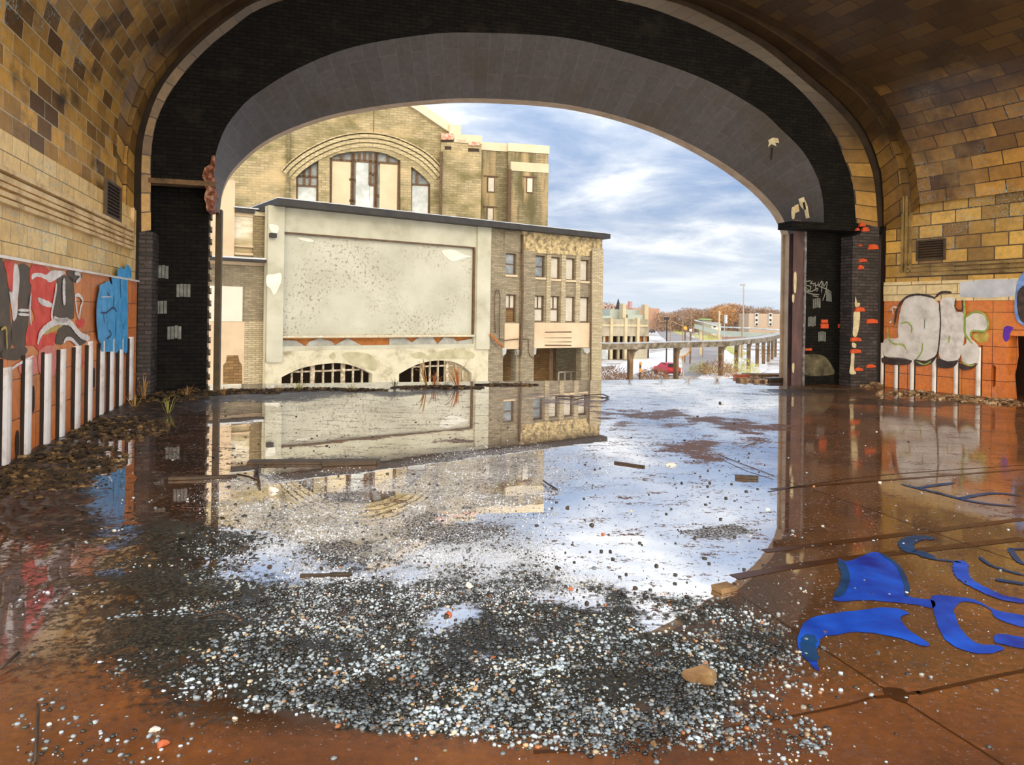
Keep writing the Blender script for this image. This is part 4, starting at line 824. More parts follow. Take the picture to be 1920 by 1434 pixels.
# brick half to the right
DOOR = [(943, 725), (943, 672), (947, 664), (948, 655), (965, 655), (966, 664), (968, 668), (966, 725)]
WIDE = [(999, 725), (999, 664), (1003, 652), (1090, 652), (1091, 725)]
def fh(pts): return FB.hits(pts)
def dn(q): return [(p[0], GZ) if i in (0, len(q) - 1) else p for i, p in enumerate(q)]
rows_ = ((958, 475, 515, 20), (1012, 479, 520, 19), (1041, 482, 523, 18), (1069, 484, 525, 18), (1096, 487, 527, 16))
rows2 = ((958, 552, 604, 19), (1011, 554, 603, 18), (1040, 555, 604, 18), (1069, 556, 604, 17), (1096, 557, 604, 17))
holes = []
WIN = []
for k, (rw, lab) in enumerate(((rows_, 'u'), (rows2, 'l'))):
    for j, (x, ya, yb, w_) in enumerate(rw):
        a, zb_, c, zt_ = RB_(x - w_ / 2, ya, x + w_ / 2, yb); WIN.append((k, j, a, zb_, c, zt_))
zt2 = ztop; zc0 = FB.hit(1050, 652)[1]; zc1 = FB.hit(1050, 605)[1]
holes = [[(a, zb_), (c, zb_), (c, zt_), (a, zt_)] for k, j, a, zb_, c, zt_ in WIN]
d1_ = dn(fh(DOOR)); d2_ = dn(fh(WIDE)); eps = .01
outer = [(sP, GZ)] + [(d1_[0][0], GZ)] + d1_[1:-1] + [(d1_[-1][0], GZ), (d2_[0][0], GZ)] + d2_[1:-1] + [(d2_[-1][0], GZ), (sB, GZ), (sB, ztop), (sP, ztop)]
b = MB(); b.plate(FB, outer, holes, -.6, 0); b.build('brick_wall', M['brick_grey'], BLD)
for x0, x1 in ((975, 1000), (1106, 1127)):
    a, c = FB.hit(x0, 600)[0], FB.hit(x1, 600)[0]; b = MB(); b.rect(FB, a, GZ, c, FB.hit((x0 + x1) / 2, 470 if x0 < 1000 else 466)[1], -.1, .14); b.build('brick_pilaster', M['brick_pale' if x0 > 1000 else 'brick_grey'], BLD)
for x in (1027, 1055, 1082):
    a, c = FB.hit(x - 4, 550)[0], FB.hit(x + 4, 550)[0]; b = MB(); b.rect(FB, a, zc1, c, FB.hit(x, 478)[1], -.1, .10); b.build('brick_mullion', M['brick_pale'], BLD)
a, c = FB.hit(1000, 630)[0], FB.hit(1104, 630)[0]; b = MB(); b.rect(FB, a, zc0, c, zc1, -.1, .08); b.build('concrete_band', M['concrete'], BLD)
for y in (622, 632, 640, 646):
    q = FB.hits([(1020, y), (1070, y), (1070, y + 2), (1020, y + 2)]); b = MB(); b.plate(FB, jitter(resample([Vector((*p, 0)) for p in q], 4) and [(p[0], p[1]) for p in q], .04), (), .07, .09); b.build('spalled_line', M['dark_frame'], BLD)
a, c = FB.hit(945, 630)[0], FB.hit(972, 630)[0]; b = MB(); b.rect(FB, a, FB.hit(958, 654)[1], c, FB.hit(958, 606)[1], -.1, .08); b.build('concrete_band', M['concrete'], BLD)
q = FB.hits([(975, 480), (975, 436), (1127, 452), (1127, 478), (1040, 474), (1000, 470)]); b = MB(); b.plate(FB, [(q[0][0], FB.hit(990, 474)[1]), (sB, FB.hit(1110, 480)[1]), (sB, ztop), (q[0][0], ztop)], (), -.05, .06); b.build('spalled_brick_face', M['brick_ruin'], BLD)
a, c = FB.hit(945, 450)[0], FB.hit(977, 450)[0]; b = MB(); b.rect(FB, a, FB.hit(960, 472)[1], c, FB.hit(960, 434)[1], -.1, .06); b.build('recess_panel', M['brick_grey'], BLD)
for k, j, a, zb_, c, zt_ in WIN:
    wn = thing('w', (0, 0, 0), None, None); bpy.data.objects.remove(wn)
    b = MB(); t_ = .07; b.plate(FB, [(a, zb_), (c, zb_), (c, zt_), (a, zt_)], [[(a + t_, zb_ + t_), (c - t_, zb_ + t_), (c - t_, zt_ - t_), (a + t_, zt_ - t_)]], -.3, -.15); fr_ = b.build('window', M['dark_frame'], BLD)
    mid_ = (zb_ + zt_) / 2
    if k == 0:
        b = MB(); b.rect(FB, a, zb_, c, zt_, -.34, -.22); b.build('pane', M['glass' if j < 2 else 'board'], fr_)
        b = MB(); b.rect(FB, a - .05, zb_ - .14, c + .05, zb_, -.1, .1); b.build('sill', M['concrete'], fr_)
        if j < 2: b = MB(); b.rect(FB, a, mid_ - .04, c, mid_ + .04, -.25, -.18); b.build('rail', M['dark_frame'], fr_)
    elif j < 3:
        b = MB(); b.rect(FB, a, mid_, c, zt_, -.34, -.22); b.build('pane', M['board'], fr_)
        b = MB(); b.rect(FB, a, zb_, c, mid_, -.34, -.24 if j == 0 else -.2); b.build('lower_pane', M['ochre_in'] if j == 0 else M['board'], fr_)
        b = MB(); b.rect(FB, (a + c) / 2 - .04, mid_, (a + c) / 2 + .04, zt_, -.25, -.17); b.rect(FB, a, mid_ - .05, c, mid_ + .05, -.25, -.15); b.build('glazing_bar', M['dark_frame'], fr_)
    else:
        b = MB(); b.rect(FB, a, zb_, c, zt_, -.34, -.2); b.build('pane', M['board'], fr_)
# roof eaves
b = MB(); b.rect(FB, FB.hit(512, 385)[0], ztop - .02, sB + .15, ztop + .34, -12, .75); b.build('eaves', M['gutter'], BLD)
b = MB(); b.rect(FB, FB.hit(512, 385)[0], ztop + .34, sB + .15, ztop + .38, -12, .78); b.build('roof_flashing', M['metal_edge'], BLD)
# flank wall and inner walls of the brick half
fl = Frame(FB(sB, 0), FB.n * -1, FB.t)
b = MB(); b.rect(fl, 0, GZ, 12, ztop, -.4, 0); b.build('flank_wall', M['brick_pale'], BLD)
b = MB(); b.rect(FB, FB.hit(940, 700, -3)[0], GZ, FB.hit(1045, 700, -3)[0], zc0 + .2, -3.4, -3.2); b.build('inner_wall', M['ochre_in'], BLD)
b = MB(); b.rect(FB, sP, zc0 - .05, sB - .3, zc0 + .25, -11.5, -.6); b.build('inner_ceiling', M['void'], BLD)
for x in (1033, 1086):
    a = FB.hit(x, 690, -1.2)[0]; b = MB(); b.box(FB(a, (GZ + zc0) / 2, -1.2), (.28, .28, zc0 - GZ)); b.build('inner_post', M['dark_frame'], BLD)
b = MB(); z_ = FB.hit(1065, 697, -2)[1]; b.rect(FB, FB.hit(1047, 700, -2)[0], z_ - .05, FB.hit(1086, 700, -2)[0], z_ + .05, -2.05, -1.95)
for x in (1047, 1059, 1071): a = FB.hit(x, 700, -2)[0]; b.rect(FB, a - .04, GZ, a + .04, z_, -2.05, -1.95)
b.build('inner_rail', M['board'], BLD)
# brackets beside the openings
for pts in ([(1000, 652), (1004, 652), (1003, 664), (999, 665)], [(940, 652), (948, 652), (947, 663), (941, 667)], [(966, 655), (973, 655), (973, 664), (969, 666)], [(1091, 652), (1104, 652), (1104, 660), (1099, 663), (1094, 660)]):
    b = MB(); b.plate(FB, FB.hits(pts), (), -.2, .12); b.build('bracket', M['grey_render'], BLD)
# drainpipe, looped cable, broken stay
def bt(pts, r, name, mat, d=.18): b = MB(); b.tube([FB(*FB.hit(x, y), d) for x, y in pts], r, 6); return b.build(name, mat, BLD, True)
bt([(976, 440), (976, 560), (974, 640), (972, 668)], .075, 'drainpipe', M['dark_frame'], .22)
bt([(926, 624), (925, 590), (925, 555), (928, 543), (932, 543), (935, 556), (934, 600), (934, 635), (945, 638), (960, 636), (975, 635), (988, 636), (988, 660), (992, 668), (1000, 672)], .035, 'cable', M['dark_frame'], .16)
bt([(915, 626), (925, 637), (937, 650)], .09, 'broken_stay', M['rust'], .3)
bt([(1105, 470), (1105, 600), (1104, 716)], .05, 'drainpipe', M['dark_frame'], .2)
b = MB(); q = FB.hits([(505, 437), (517, 446)], .2); b.rect(FB, q[0][0], q[1][1], q[1][0], q[0][1], .15, .4); b.build('wall_lamp', M['gutter'], BLD)

# left annex ---------------------------------------------------------------
AN = thing('building', FB(FB.hit(450, 600)[0] - 1, GZ, -1.0), 'narrow brick annex with a blank white panel between steel post and plaster hall', 'building')
A_ = FB.off(-.7)
def ar(x0, y0, x1, y1, name, mat, d0=-.2, d1=0.0, par=AN):
    a = A_.hit(x0, (y0 + y1) / 2)[0]; c = A_.hit(x1, (y0 + y1) / 2)[0]; xm = (x0 + x1) / 2
    zt = A_.hit(xm, y0)[1]; zb = A_.hit(xm, y1)[1] if y1 < 735 else GZ
    b = MB(); b.rect(A_, a, zb, c, zt, d0, d1); return b.build(name, mat, par)
ar(300, 490, 503, 740, 'brick_wall', M['brick_grey'], -.5, 0)
ar(457, 602, 500, 740, 'pale_brick_face', M['brick_pale'], -.2, .06)
ar(300, 602, 457, 740, 'pink_panel', M['concrete'], -.2, .05)
ar(300, 535, 454, 602, 'white_panel', m_noise('white_board', [(.3, (.58, .54, .45)), (.7, (.66, .63, .55))], 1, rough=.7), -.2, .08)
q = A_.hits([(418, 740), (418, 684), (423, 679), (425, 666), (446, 666), (448, 677), (453, 684), (454, 740)]); b = MB(); b.plate(A_, q, (), .0, .07); b.build('arched_doorway', M['ochre_in'], AN)
ar(300, 483, 504, 488, 'awning', M['gutter'], -.2, .6); ar(300, 480, 504, 483, 'awning_flashing', M['metal_edge'], -.2, .62)
ar(300, 488, 500, 494, 'concrete_lintel', M['concrete'], -.2, .12)
ar(300, 330, 440, 482, 'pink_pilaster', M['concrete'], -.5, .0)
ar(440, 398, 477, 482, 'bay_wall', m_noise('whitewashed_bay', [(.35, (.30, .24, .13)), (.5, (.45, .38, .24)), (.62, (.68, .63, .52))], .8, 6, .8, coord='uv', stretch=(.4, 1.5, 1)), -.7, -.2)
ar(440, 392, 477, 399, 'bay_beam', M['gutter'], -.5, .1); ar(438, 390, 504, 392, 'bay_flashing', M['metal_edge'], -.5, .14); ar(440, 399, 477, 405, 'bay_lintel', M['concrete'], -.5, -.1)
ar(440, 460, 477, 463, 'bay_sill', M['concrete'], -.5, -.05); ar(440, 474, 477, 478, 'bay_sill', M['concrete'], -.5, -.05)
ar(476, 396, 504, 482, 'brown_brick_bay', m_brick('brown_brick', (.28, .22, .11), (.20, .15, .08), (.14, .11, .07), .4, .14, .02, rough=.8), -.4, -.05)
ar(484, 388, 503, 397, 'end_beam', M['gutter'], -.3, .2); ar(476, 397, 504, 405, 'end_lintel', M['cream_board'], -.3, .02)

# ------------------------------------------------------------------ tall hall behind
FH = Frame(at(900, 589, 78), (4.18, 1))
M['hall'] = m_brick('weathered_buff_brick', (.40, .335, .20), (.26, .22, .125), (.22, .18, .11), .8, .26, .03,
    dirt=((.12, .105, .035), .22, .46, .60, .8, (.7, 1.3, 1)), dirt2=((.50, .39, .22), .17, .5, .64, .7, (.8, 1.2, 1)), rough=.85, bump=.3)
M['hall_pale'] = m_brick('pale_hall_brick', (.50, .43, .27), (.40, .33, .2), (.26, .22, .14), .9, .3, .03, dirt=((.22, .20, .10), .12, .5, .65, .6, (1.8, .5, 1)), rough=.85, bump=.3)
M['hall_dark'] = m_brick('dark_hall_brick', (.27, .225, .13), (.17, .145, .08), (.13, .11, .07), .8, .26, .03, dirt=((.08, .07, .025), .2, .45, .6, .85, (2, .5, 1)), dirt2=((.46, .34, .18), .2, .5, .62, .7, (2.6, .3, 1)), rough=.85, bump=.3)
M['stone'] = m_noise('buff_coping', [(.3, (.52, .44, .32)), (.7, (.66, .56, .42))], .5, rough=.8)
HALL = thing('building', FH(-12, GZ, 0), 'tall brick hall with a great arched window rising behind the lower roof', 'building')
hh = lambda pts, d=0.0: FH.hits(pts, d)
zb_h = GZ
roofpts = [(300, 250), (440, 232), (520, 225), (600, 196), (690, 172), (740, 178), (778, 200), (812, 222), (843, 240)]
sl0 = FH.hit(300, 400)[0]; sr0 = FH.hit(826, 400)[0]
top = hh(roofpts[::-1])
openA = hh(spline([(553, 430), (553, 330), (563, 318), (580, 306), (597, 297), (597, 430)][1:5], 4))
WA = [hh([(555, 428)])[0]] + hh([(555, 330), (565, 318), (580, 306), (597, 298), (597, 428)])
WBp = [hh([(618, 428)])[0]] + hh(spline([(618, 296), (640, 287), (683, 283), (720, 287), (751, 301)], 4)) + hh([(751, 428)])
WC = [hh([(771, 428)])[0]] + hh([(771, 312), (785, 322), (798, 334), (807, 345), (807, 428)])
b = MB(); b.plate(FH, [(sl0, GZ), (sr0, GZ)] + top, [WA, WBp, WC], -1.0, 0); b.build('brick_wall', M['hall'], HALL)
def coping(pts, d0, d1, h, fr=FH, par=HALL, name='coping', mat=None):
    q = fr.hits(pts); q2 = [(p[0], p[1] + h) for p in q]; b = MB(); b.plate(fr, q + q2[::-1], (), d0, d1); return b.build(name, mat or M['stone'], par)
coping([(700, 175), (740, 184), (780, 207), (812, 229), (845, 251)], -1.2, .35, 1.0)
# arch mouldings
def arcring(off, thick, d1):
    base = [(545, 334), (560, 318), (590, 297), (635, 277), (683, 269), (730, 275), (775, 294), (800, 312), (820, 334)]
    q = [Vector((*p, 0)) for p in spline(hh(base), 4)]; n_ = len(q); I = []; O = []
    for i, p in enumerate(q):
        t = (q[min(i + 1, n_ - 1)] - q[max(i - 1, 0)]).normalized(); nn = Vector((-t.y, t.x, 0)); I.append(p + nn * off); O.append(p + nn * (off + thick))
    b = MB(); b.plate(FH, [(p.x, p.y) for p in I] + [(p.x, p.y) for p in O[::-1]], (), -.1, d1); b.build('arch_moulding', M['hall_pale'], HALL)
arcring(-.35, .36, .10); arcring(.10, .34, .24); arcring(.54, .34, .38); arcring(1.0, .12, .46)
def hrect(x0, y0, x1, y1, name, mat, d0=-.3, d1=0.0, par=None, zb=None, xr=None):
    a = FH.hit(x0, (y0 + y1) / 2)[0]; c = FH.hit(x1, (y0 + y1) / 2)[0]; xm = (x0 + x1) / 2
    b = MB(); b.rect(FH, a, FH.hit(xm, y1)[1] if zb is None else zb, c, FH.hit(xm, y0)[1], d0, d1); return b.build(name, mat, par or HALL)
def bars_h(pl_, xs, ys, name, par, d0=-.55, d1=-.4, w_=.12):
    b = MB()
    for x, ya, yb in xs: q = FH.hits([(x, ya), (x, yb)]); b.rect(FH, q[0][0] - w_, q[1][1], q[0][0] + w_, q[0][1], d0, d1)
    for y, xa, xb in ys: q = FH.hits([(xa, y), (xb, y)]); b.rect(FH, q[0][0], q[0][1] - w_ * .8, q[1][0], q[0][1] + w_ * .8, d0, d1)
    b.build(name, M['dark_frame'], par)
def wnd(poly, mat): b = MB(); b.plate(FH, poly, (), -.8, -.6); return b.build('window', mat, HALL)
w1 = wnd(WA, M['glass']); bars_h(0, [(556, 330, 428), (570, 316, 347), (581, 306, 347), (596, 299, 428)], [(328, 556, 596), (346, 556, 596)], 'glazing_bars', w1)
hrect(557, 348, 595, 428, 'white_sheet', M['white_glass'], -.6, -.5, w1)
w2 = wnd(WBp, M['glass'])
bars_h(0, [(620, 296, 428), (661, 286, 428), (663, 286, 428), (705, 285, 428), (707, 285, 428), (749, 300, 428), (640, 290, 300), (674, 286, 300), (684, 285, 300), (695, 286, 345), (728, 291, 304)], [(299, 662, 706), (345, 693, 706), (324, 693, 706), (303, 708, 750), (298, 620, 660), (335, 655, 667), (375, 655, 667), (365, 705, 712)], 'glazing_bars', w2, w_=.16)
hrect(621, 300, 657, 428, 'cream_panel', M['cream_board'], -.6, -.42, w2); hrect(712, 306, 748, 428, 'cream_panel', M['cream_board'], -.6, -.42, w2)
hrect(667, 301, 693, 428, 'white_sheet', M['white_glass'], -.6, -.5, w2); hrect(692, 346, 703, 428, 'white_sheet', M['white_glass'], -.6, -.5, w2)
w3 = wnd(WC, M['glass']); bars_h(0, [(772, 312, 428), (783, 322, 345), (806, 345, 428)], [(344, 772, 806)], 'glazing_bars', w3)
hrect(773, 345, 805, 428, 'white_sheet', M['white_glass'], -.6, -.5, w3)
hrect(537, 240, 543, 440, 'pier_edge', M['hall_dark'], -.2, .25)
hrect(700, 200, 701, 262, 'conductor_cable', M['dark_frame'], 0, .06)
# right pier and towers
a = FH.hit(826, 400, .6)[0]; F6 = FH.off(.6)
def boxf(x0, x1, ytl, fr, name, mat, d0, top_par=HALL, coph=.9, cap=True):
    s0, s1 = fr.hit(x0, 350)[0], fr.hit(x1, 350)[0]; zt = fr.hit((x0 + x1) / 2, ytl)[1]
    b = MB(); b.rect(fr, s0, GZ, s1, zt, d0, 0); o = b.build(name, mat, top_par)
    if cap: b = MB(); b.rect(fr, s0 - .05, zt - coph, s1 + .1, zt, d0, .12); b.build('coping', M['stone'], top_par)
    return s0, s1, zt
s0, s1, zt = boxf(826, 902, 252, F6, 'corner_pier', M['hall'], -3, cap=False)
b = MB(); b.rect(F6, F6.hit(851, 300)[0], zt - .9, s1, zt, -3, .1); b.rect(F6, F6.hit(842, 300)[0], F6.hit(850, 248)[1] - .6, F6.hit(863, 300)[0], F6.hit(852, 234)[1], -3, .08); b.build('coping', M['stone'], HALL)
for x0, x1, y0, y1 in ((827, 850, 250, 262), (856, 873, 262, 266), (878, 900, 266, 273)):
    q = F6.hits([(x0, y0), (x1, y0 + 1), (x1, y1), (x0, y1)]); b = MB(); b.plate(F6, q, (), .0, .15); b.build('exposed_brick', m_noise('salmon_brick', [(.35, (.35, .10, .06)), (.6, (.75, .45, .36))], 3, rough=.9), HALL)
for x0, x1, y0, y1 in ((834, 846, 274, 280), (878, 898, 278, 284), (826, 850, 262, 266)):
    q = F6.hits([(x0, y0), (x1, y0 + 1), (x1, y1), (x0, y1)]); b = MB(); b.plate(F6, q, (), .0, .1); b.build('dark_slot', M['void'], HALL)
s_ = F6.hit(827, 300)[0]; b = MB(); b.tube([F6(s_, F6.hit(827, 285)[1], .15), F6(s_, 0, .15)], .16, 6); b.build('downpipe', M['dark_frame'], HALL)
F3 = FH.off(-2.0)
s0, s1, zt = boxf(902, 956, 268, F3, 'stair_tower_wall', M['hall_dark'], -6)
boxf(952, 1027, 271, FH.off(-1.6), 'end_tower_wall', M['hall_dark'], -8)
F1_ = FH.off(-1.0); s0, s1 = F1_.hit(957, 350)[0], F1_.hit(1028, 350)[0]; zt = F1_.hit(990, 322)[1]
b = MB(); b.rect(F1_, s0, GZ, s1, zt, -6, 0); b.build('lower_tower_face', M['hall_dark'], HALL)
b = MB(); b.rect(F1_, s0, zt, s1, F1_.hit(990, 305)[1], -6, .06); b.build('cream_band', M['cream_board'], HALL)
s_ = F1_.hit(955, 350)[0]; b = MB(); b.tube([F1_(s_, F1_.hit(955, 318)[1], .1), F1_(s_, 0, .1)], .2, 6); b.build('downpipe', M['dark_frame'], HALL)
def towerwin(x0, y0, x1, y1, fr):
    q = fr.hits([(x0, y1), (x1, y0)]); b = MB(); b.rect(fr, q[0][0] - .12, q[0][1] - .1, q[1][0] + .12, q[1][1] + .12, 0, .05); o = b.build('window', M['dark_frame'], HALL)
    b = MB(); b.rect(fr, q[0][0], q[0][1], q[1][0], q[1][1], .02, .1); b.build('board', M['board'], o)
    b = MB(); b.rect(fr, q[0][0] - .5, q[1][1] + .12, q[1][0] + .5, q[1][1] + .25, 0, .1); b.build('lintel', M['dark_frame'], o)
towerwin(915, 334, 926, 359, F3); towerwin(914, 391, 924, 412, F3); towerwin(988, 335, 998, 360, F1_)
# ------------------------------------------------------------------ platform canopies
M['conc_canopy'] = m_noise('weathered_canopy', [(.35, (.07, .055, .035)), (.5, (.20, .165, .115)), (.68, (.38, .33, .26))], 1.2, 8, .85)
M['snowcap'] = m_noise('thin_grey_snow', [(.35, (.30, .29, .28)), (.6, (.52, .52, .53))], 1.5, 6, .8)
M['post'] = m_noise('stained_post', [(.3, (.10, .06, .03)), (.6, (.20, .12, .06)), (.75, (.30, .22, .15))], .8, 6, .8)
pts_ = [(1040, 74), (1182, 78), (1268, 84), (1352, 90), (1381, 97), (1404, 102), (1420, 108), (1432, 114.5), (1441, 121), (1448, 128), (1454, 136)]
cp = []
for x, y in pts_: a, _ = ray(x, 650); cp.append(Vector((a * y, y, 0)))
ZC = -1.95
CAN = thing('platform_canopy', cp[3] + Vector((0, 0, GZ)), 'long low platform canopy on brown posts curving away beside the snowy road', 'canopy')
top_ = cp + [cp[-1] + (cp[-1] - cp[-2]) * 2]
def strip(rowsz, name, mat, par, ww):
    V = []; cs = []
    for i, p in enumerate(top_):
        t = (top_[min(i + 1, len(top_) - 1)] - top_[max(0, i - 1)]).normalized(); q = Vector((-t.y, t.x, 0))
        cs.append([p + q * s + Vector((0, 0, z)) for s, z in rowsz])
    b = MB(); rows = [[c[k] for c in cs] for k in list(range(len(rowsz))) + [0]]; b.loft(rows); return b.build(name, mat, par)
strip([(-1.1, ZC + .0), (1.1, ZC + .0), (1.35, ZC + .25), (1.3, ZC + .62), (-1.3, ZC + .62)], 'canopy_slab', M['conc_canopy'], CAN, 1)
strip([(-.9, ZC + .63), (.9, ZC + .63), (.7, ZC + .69), (-.7, ZC + .69)], 'snow_layer', M['snowcap'], CAN, 1)
for i, p in enumerate(cp[1:]):
    t = (cp[i + 1] - cp[i]).normalized()
    b = MB(); b.box(p + Vector((0, 0, (GZ + ZC) / 2)), (.46, .46, ZC - GZ), math.atan2(t.y, t.x))
    b.build('post', M['post'], CAN)
    b = MB(); fr_ = Frame(p, t); b.plate(fr_, [(-.3, ZC - 1.1), (.3, ZC - 1.1), (.5, ZC - .4), (1.1, ZC), (-.3, ZC)], (), -.2, .2); b.build('bracket', M['conc_canopy'], CAN)
# ------------------------------------------------------------------ distant platform building
M['grey_conc'] = m_noise('grey_weathered_concrete', [(.35, (.20, .17, .12)), (.5, (.36, .32, .24)), (.7, (.48, .44, .35))], .5, 7, .85, stretch=(1, 1, .5))
M['buff_conc'] = m_noise('buff_post_concrete', [(.3, (.46, .38, .24)), (.7, (.60, .52, .36))], .5, rough=.8)
FP = Frame(at(1127, 640, 120), (3.2, 1))
PB = thing('building', FP(5, GZ, -3), 'low derelict platform building with concrete columns and grey green roof', 'building')
def pr(x0, y0, x1, y1, name, mat, d0=-.3, d1=0.0, zb=None, fr=FP, par=None):
    a = fr.hit(x0, (y0 + y1) / 2, d1)[0]; c = fr.hit(x1, (y0 + y1) / 2, d1)[0]; xm = (x0 + x1) / 2
    b = MB(); b.rect(fr, a, fr.hit(xm, y1, d1)[1] if zb is None else zb, c, fr.hit(xm, y0, d1)[1], d0, d1); return b.build(name, mat, par or PB)
M['groof'] = m_noise('grey_green_roof', [(.3, (.36, .42, .38)), (.7, (.46, .52, .48))], .3, rough=.6)
pr(1090, 598, 1217, 630, 'parapet_wall', M['grey_conc'], -8, 0)
pr(1090, 630, 1217, 668, 'dark_bay', M['void'], -8, -2.2, GZ)
pr(1090, 608, 1215, 612, 'string_course', M['buff_conc'], -.3, .15)
for x in (1147, 1174, 1197): pr(x - 2.5, 596, x + 2.5, 650, 'column', M['buff_conc'], -.5, .3, GZ)
for x in (1133, 1160, 1184, 1208): pr(x - 2, 628, x + 2, 650, 'column', M['grey_conc'], -.8, -.2, GZ)
pr(1199, 628, 1213, 650, 'rust_door', M['rust'], -1, -.6, GZ); pr(1127, 630, 1145, 642, 'rust_hoarding', M['rust'], -1.6, -1.2)
pr(1110, 655, 1140, 671, 'white_hoarding', M['white_glass'], -.2, .4, GZ); pr(1186, 650, 1214, 663, 'low_wall', M['grey_conc'], -.6, .4, GZ)
pr(1128, 592, 1146, 597, 'blue_roof_edge', M['groof'], -8, -.5); pr(1144, 580, 1198, 598, 'roof_upper', M['groof'], -9, -3); pr(1177, 590, 1213, 600, 'roof_lower', M['groof'], -7, -1.5)
pr(1168, 569, 1174, 600, 'chimney', M['buff_conc'], -2.4, -1); pr(1209, 571, 1216, 600, 'chimney', M['buff_conc'], -2.4, -1)
q = FP.hit(1159, 580, -4); b = MB(); c0 = FP(q[0], q[1] - .3, -4); b.tube([c0, c0 + Vector((0, 0, .6)), c0 + Vector((0, 0, 2.2))], [.8, .45, .03], 8); b.build('roof_cone', M['gutter'], PB)
# distant buildings on the skyline
def far_block(x0, x1, y0, y1, Y, label, col, roofc=None, dep=10, wins=()):
    fr = Frame(at(x0, 600, Y), (1, 0.05)); t = thing('building', fr(fr.hit((x0 + x1) / 2, 600)[0], GZ, -dep / 2), label, 'building')
    m = m_noise('far_wall', [(.3, tuple(.8 * c for c in col)), (.7, col)], .05, rough=.8); a, c = fr.hit(x0, 600)[0], fr.hit(x1, 600)[0]; z_ = fr.hit((x0 + x1) / 2, y0)[1]
    b = MB(); b.rect(fr, a, GZ, c, z_, -dep, 0); b.build('wall', m, t)
    if roofc:
        b = MB(); h_ = (c - a) * .16; b.add([fr(a - .5, z_, .5), fr(c + .5, z_, .5), fr(c + .5, z_, -dep), fr(a - .5, z_, -dep), fr(a - .2, z_ + h_, -dep / 2), fr(c + .2, z_ + h_, -dep / 2)], [(0, 1, 5, 4), (2, 3, 4, 5), (0, 4, 3), (1, 2, 5)]); b.build('roof', m_noise('far_roof', [(.3, tuple(.8 * c for c in roofc)), (.7, roofc)], .05, rough=.8), t)
    for x, y, w_, h_ in wins:
        q = fr.hits([(x - w_ / 2, y + h_ / 2), (x + w_ / 2, y - h_ / 2)]); b = MB(); b.rect(fr, q[0][0], q[0][1], q[1][0], q[1][1], 0, .15); b.build('window', M['void'], t)
    return t
far_block(1128, 1176, 571, 600, 420, 'long pale red brick block on the skyline left of the chimney', (.62, .40, .32), wins=[(1135 + 6 * k, 576, 3, 3) for k in range(6)])
far_block(1186, 1236, 578, 600, 400, 'long flat brick warehouse behind the grey green roof', (.50, .30, .22))
far_block(1180, 1185, 565, 600, 415, 'slim red brick tower on the skyline', (.50, .30, .30), dep=5)
far_block(1219, 1227, 594, 605, 520, 'small orange red hut beside the far end of the road', (.75, .16, .07), dep=4)
far_block(1322, 1352, 609, 616, 290, 'low white house with long roof beyond the footbridge', (.66, .68, .70), (.40, .38, .36), 8, [(1330, 612, 4, 3), (1340, 612, 4, 3)])
far_block(1317, 1334, 600, 607, 288, 'green domed kiosk with small cupola beside the footbridge', (.30, .30, .27), (.30, .42, .14), 5)
tw = far_block(1404, 1462, 588, 618, 310, 'beige apartment block with two white stair bays full of dark windows', (.46, .36, .28), None, 12)
fr_ = Frame(at(1404, 600, 310), (1, .05))
for x in (1418, 1444):
    q = fr_.hits([(x - 3.5, 611), (x + 3.5, 587)]); b = MB(); b.rect(fr_, q[0][0], q[0][1], q[1][0], q[1][1], 0, .5); bay = b.build('stair_bay', M['white_glass'], tw)
    for y in (591, 600, 608): q2 = fr_.hits([(x - 2, y + 2), (x + 1.6, y - 2)]); b = MB(); b.rect(fr_, q2[0][0], q2[0][1], q2[1][0], q2[1][1], .5, .6); b.build('window', M['void'], bay)
# footbridge
def bridge():
    y0 = 140; A = at(1302, 607, y0); B = at(1352, 620, y0 - 4); C_ = at(1400, 622, y0 - 8); D_ = at(1460, 626, y0 - 12)
    t = thing('footbridge', Vector((B.x, B.y, GZ)), 'pale railed footbridge crossing behind the platform canopy', 'bridge')
    b = MB(); b.loft([[p + Vector((0, 0, z)) for p in (A, B, C_, D_)] for z in (-.9, 0, 0.0)] ); b.build('deck', M['groof'], t)
    b = MB(); b.tube([p + Vector((0, -.2, .7)) for p in (A, B, C_, D_)], .14, 5); b.build('railing', M['white_glass'], t)
    for f in (.1, .35, .6, .85):
        p = A.lerp(D_, f); b = MB(); b.box((p.x, p.y + 1, (GZ + p.z - .8) / 2), (.5, .5, p.z - .8 - GZ)); b.build('pier', M['buff_conc'], t)
    return t
bridge()
# poles and lamps
def pole(px, ytop, ybase, Y, w_px, name, label, cat, mat, arm=None, head=None, group=None):
    p = at(px, ybase, Y); zb = GZ; zt = at(px, ytop, Y).z; r = w_px / 2 / F * Y
    t = thing(name, (p.x, p.y, zb), label, cat, group)
    b = MB(); b.tube([(p.x, p.y, zb), (p.x, p.y, zt)], [r, r * .8], 6); b.build('pole', mat, t)
    if arm:
        q = [at(px + dx, y, Y) for dx, y in arm]; b = MB(); b.tube(q, r * .6, 5); b.build('arm', mat, t)
    if head:
        q = at(px + head[0], head[1], Y); b = MB(); b.box(q, (head[2] / F * Y, .5, head[3] / F * Y)); b.build('head', mat, t)
M['pole_grey'] = m_noise('grey_pole', [(.3, (.30, .28, .26)), (.7, (.42, .40, .38))], 1, rough=.6)
M['pole_wood'] = m_noise('wooden_pole', [(.3, (.20, .13, .08)), (.7, (.36, .25, .16))], 2, rough=.8)
pole(1393, 536, 640, 170, 2.4, 'light_mast', 'very tall slim light mast standing above the bare trees', 'mast', M['pole_grey'], head=(0, 534, 8, 3))
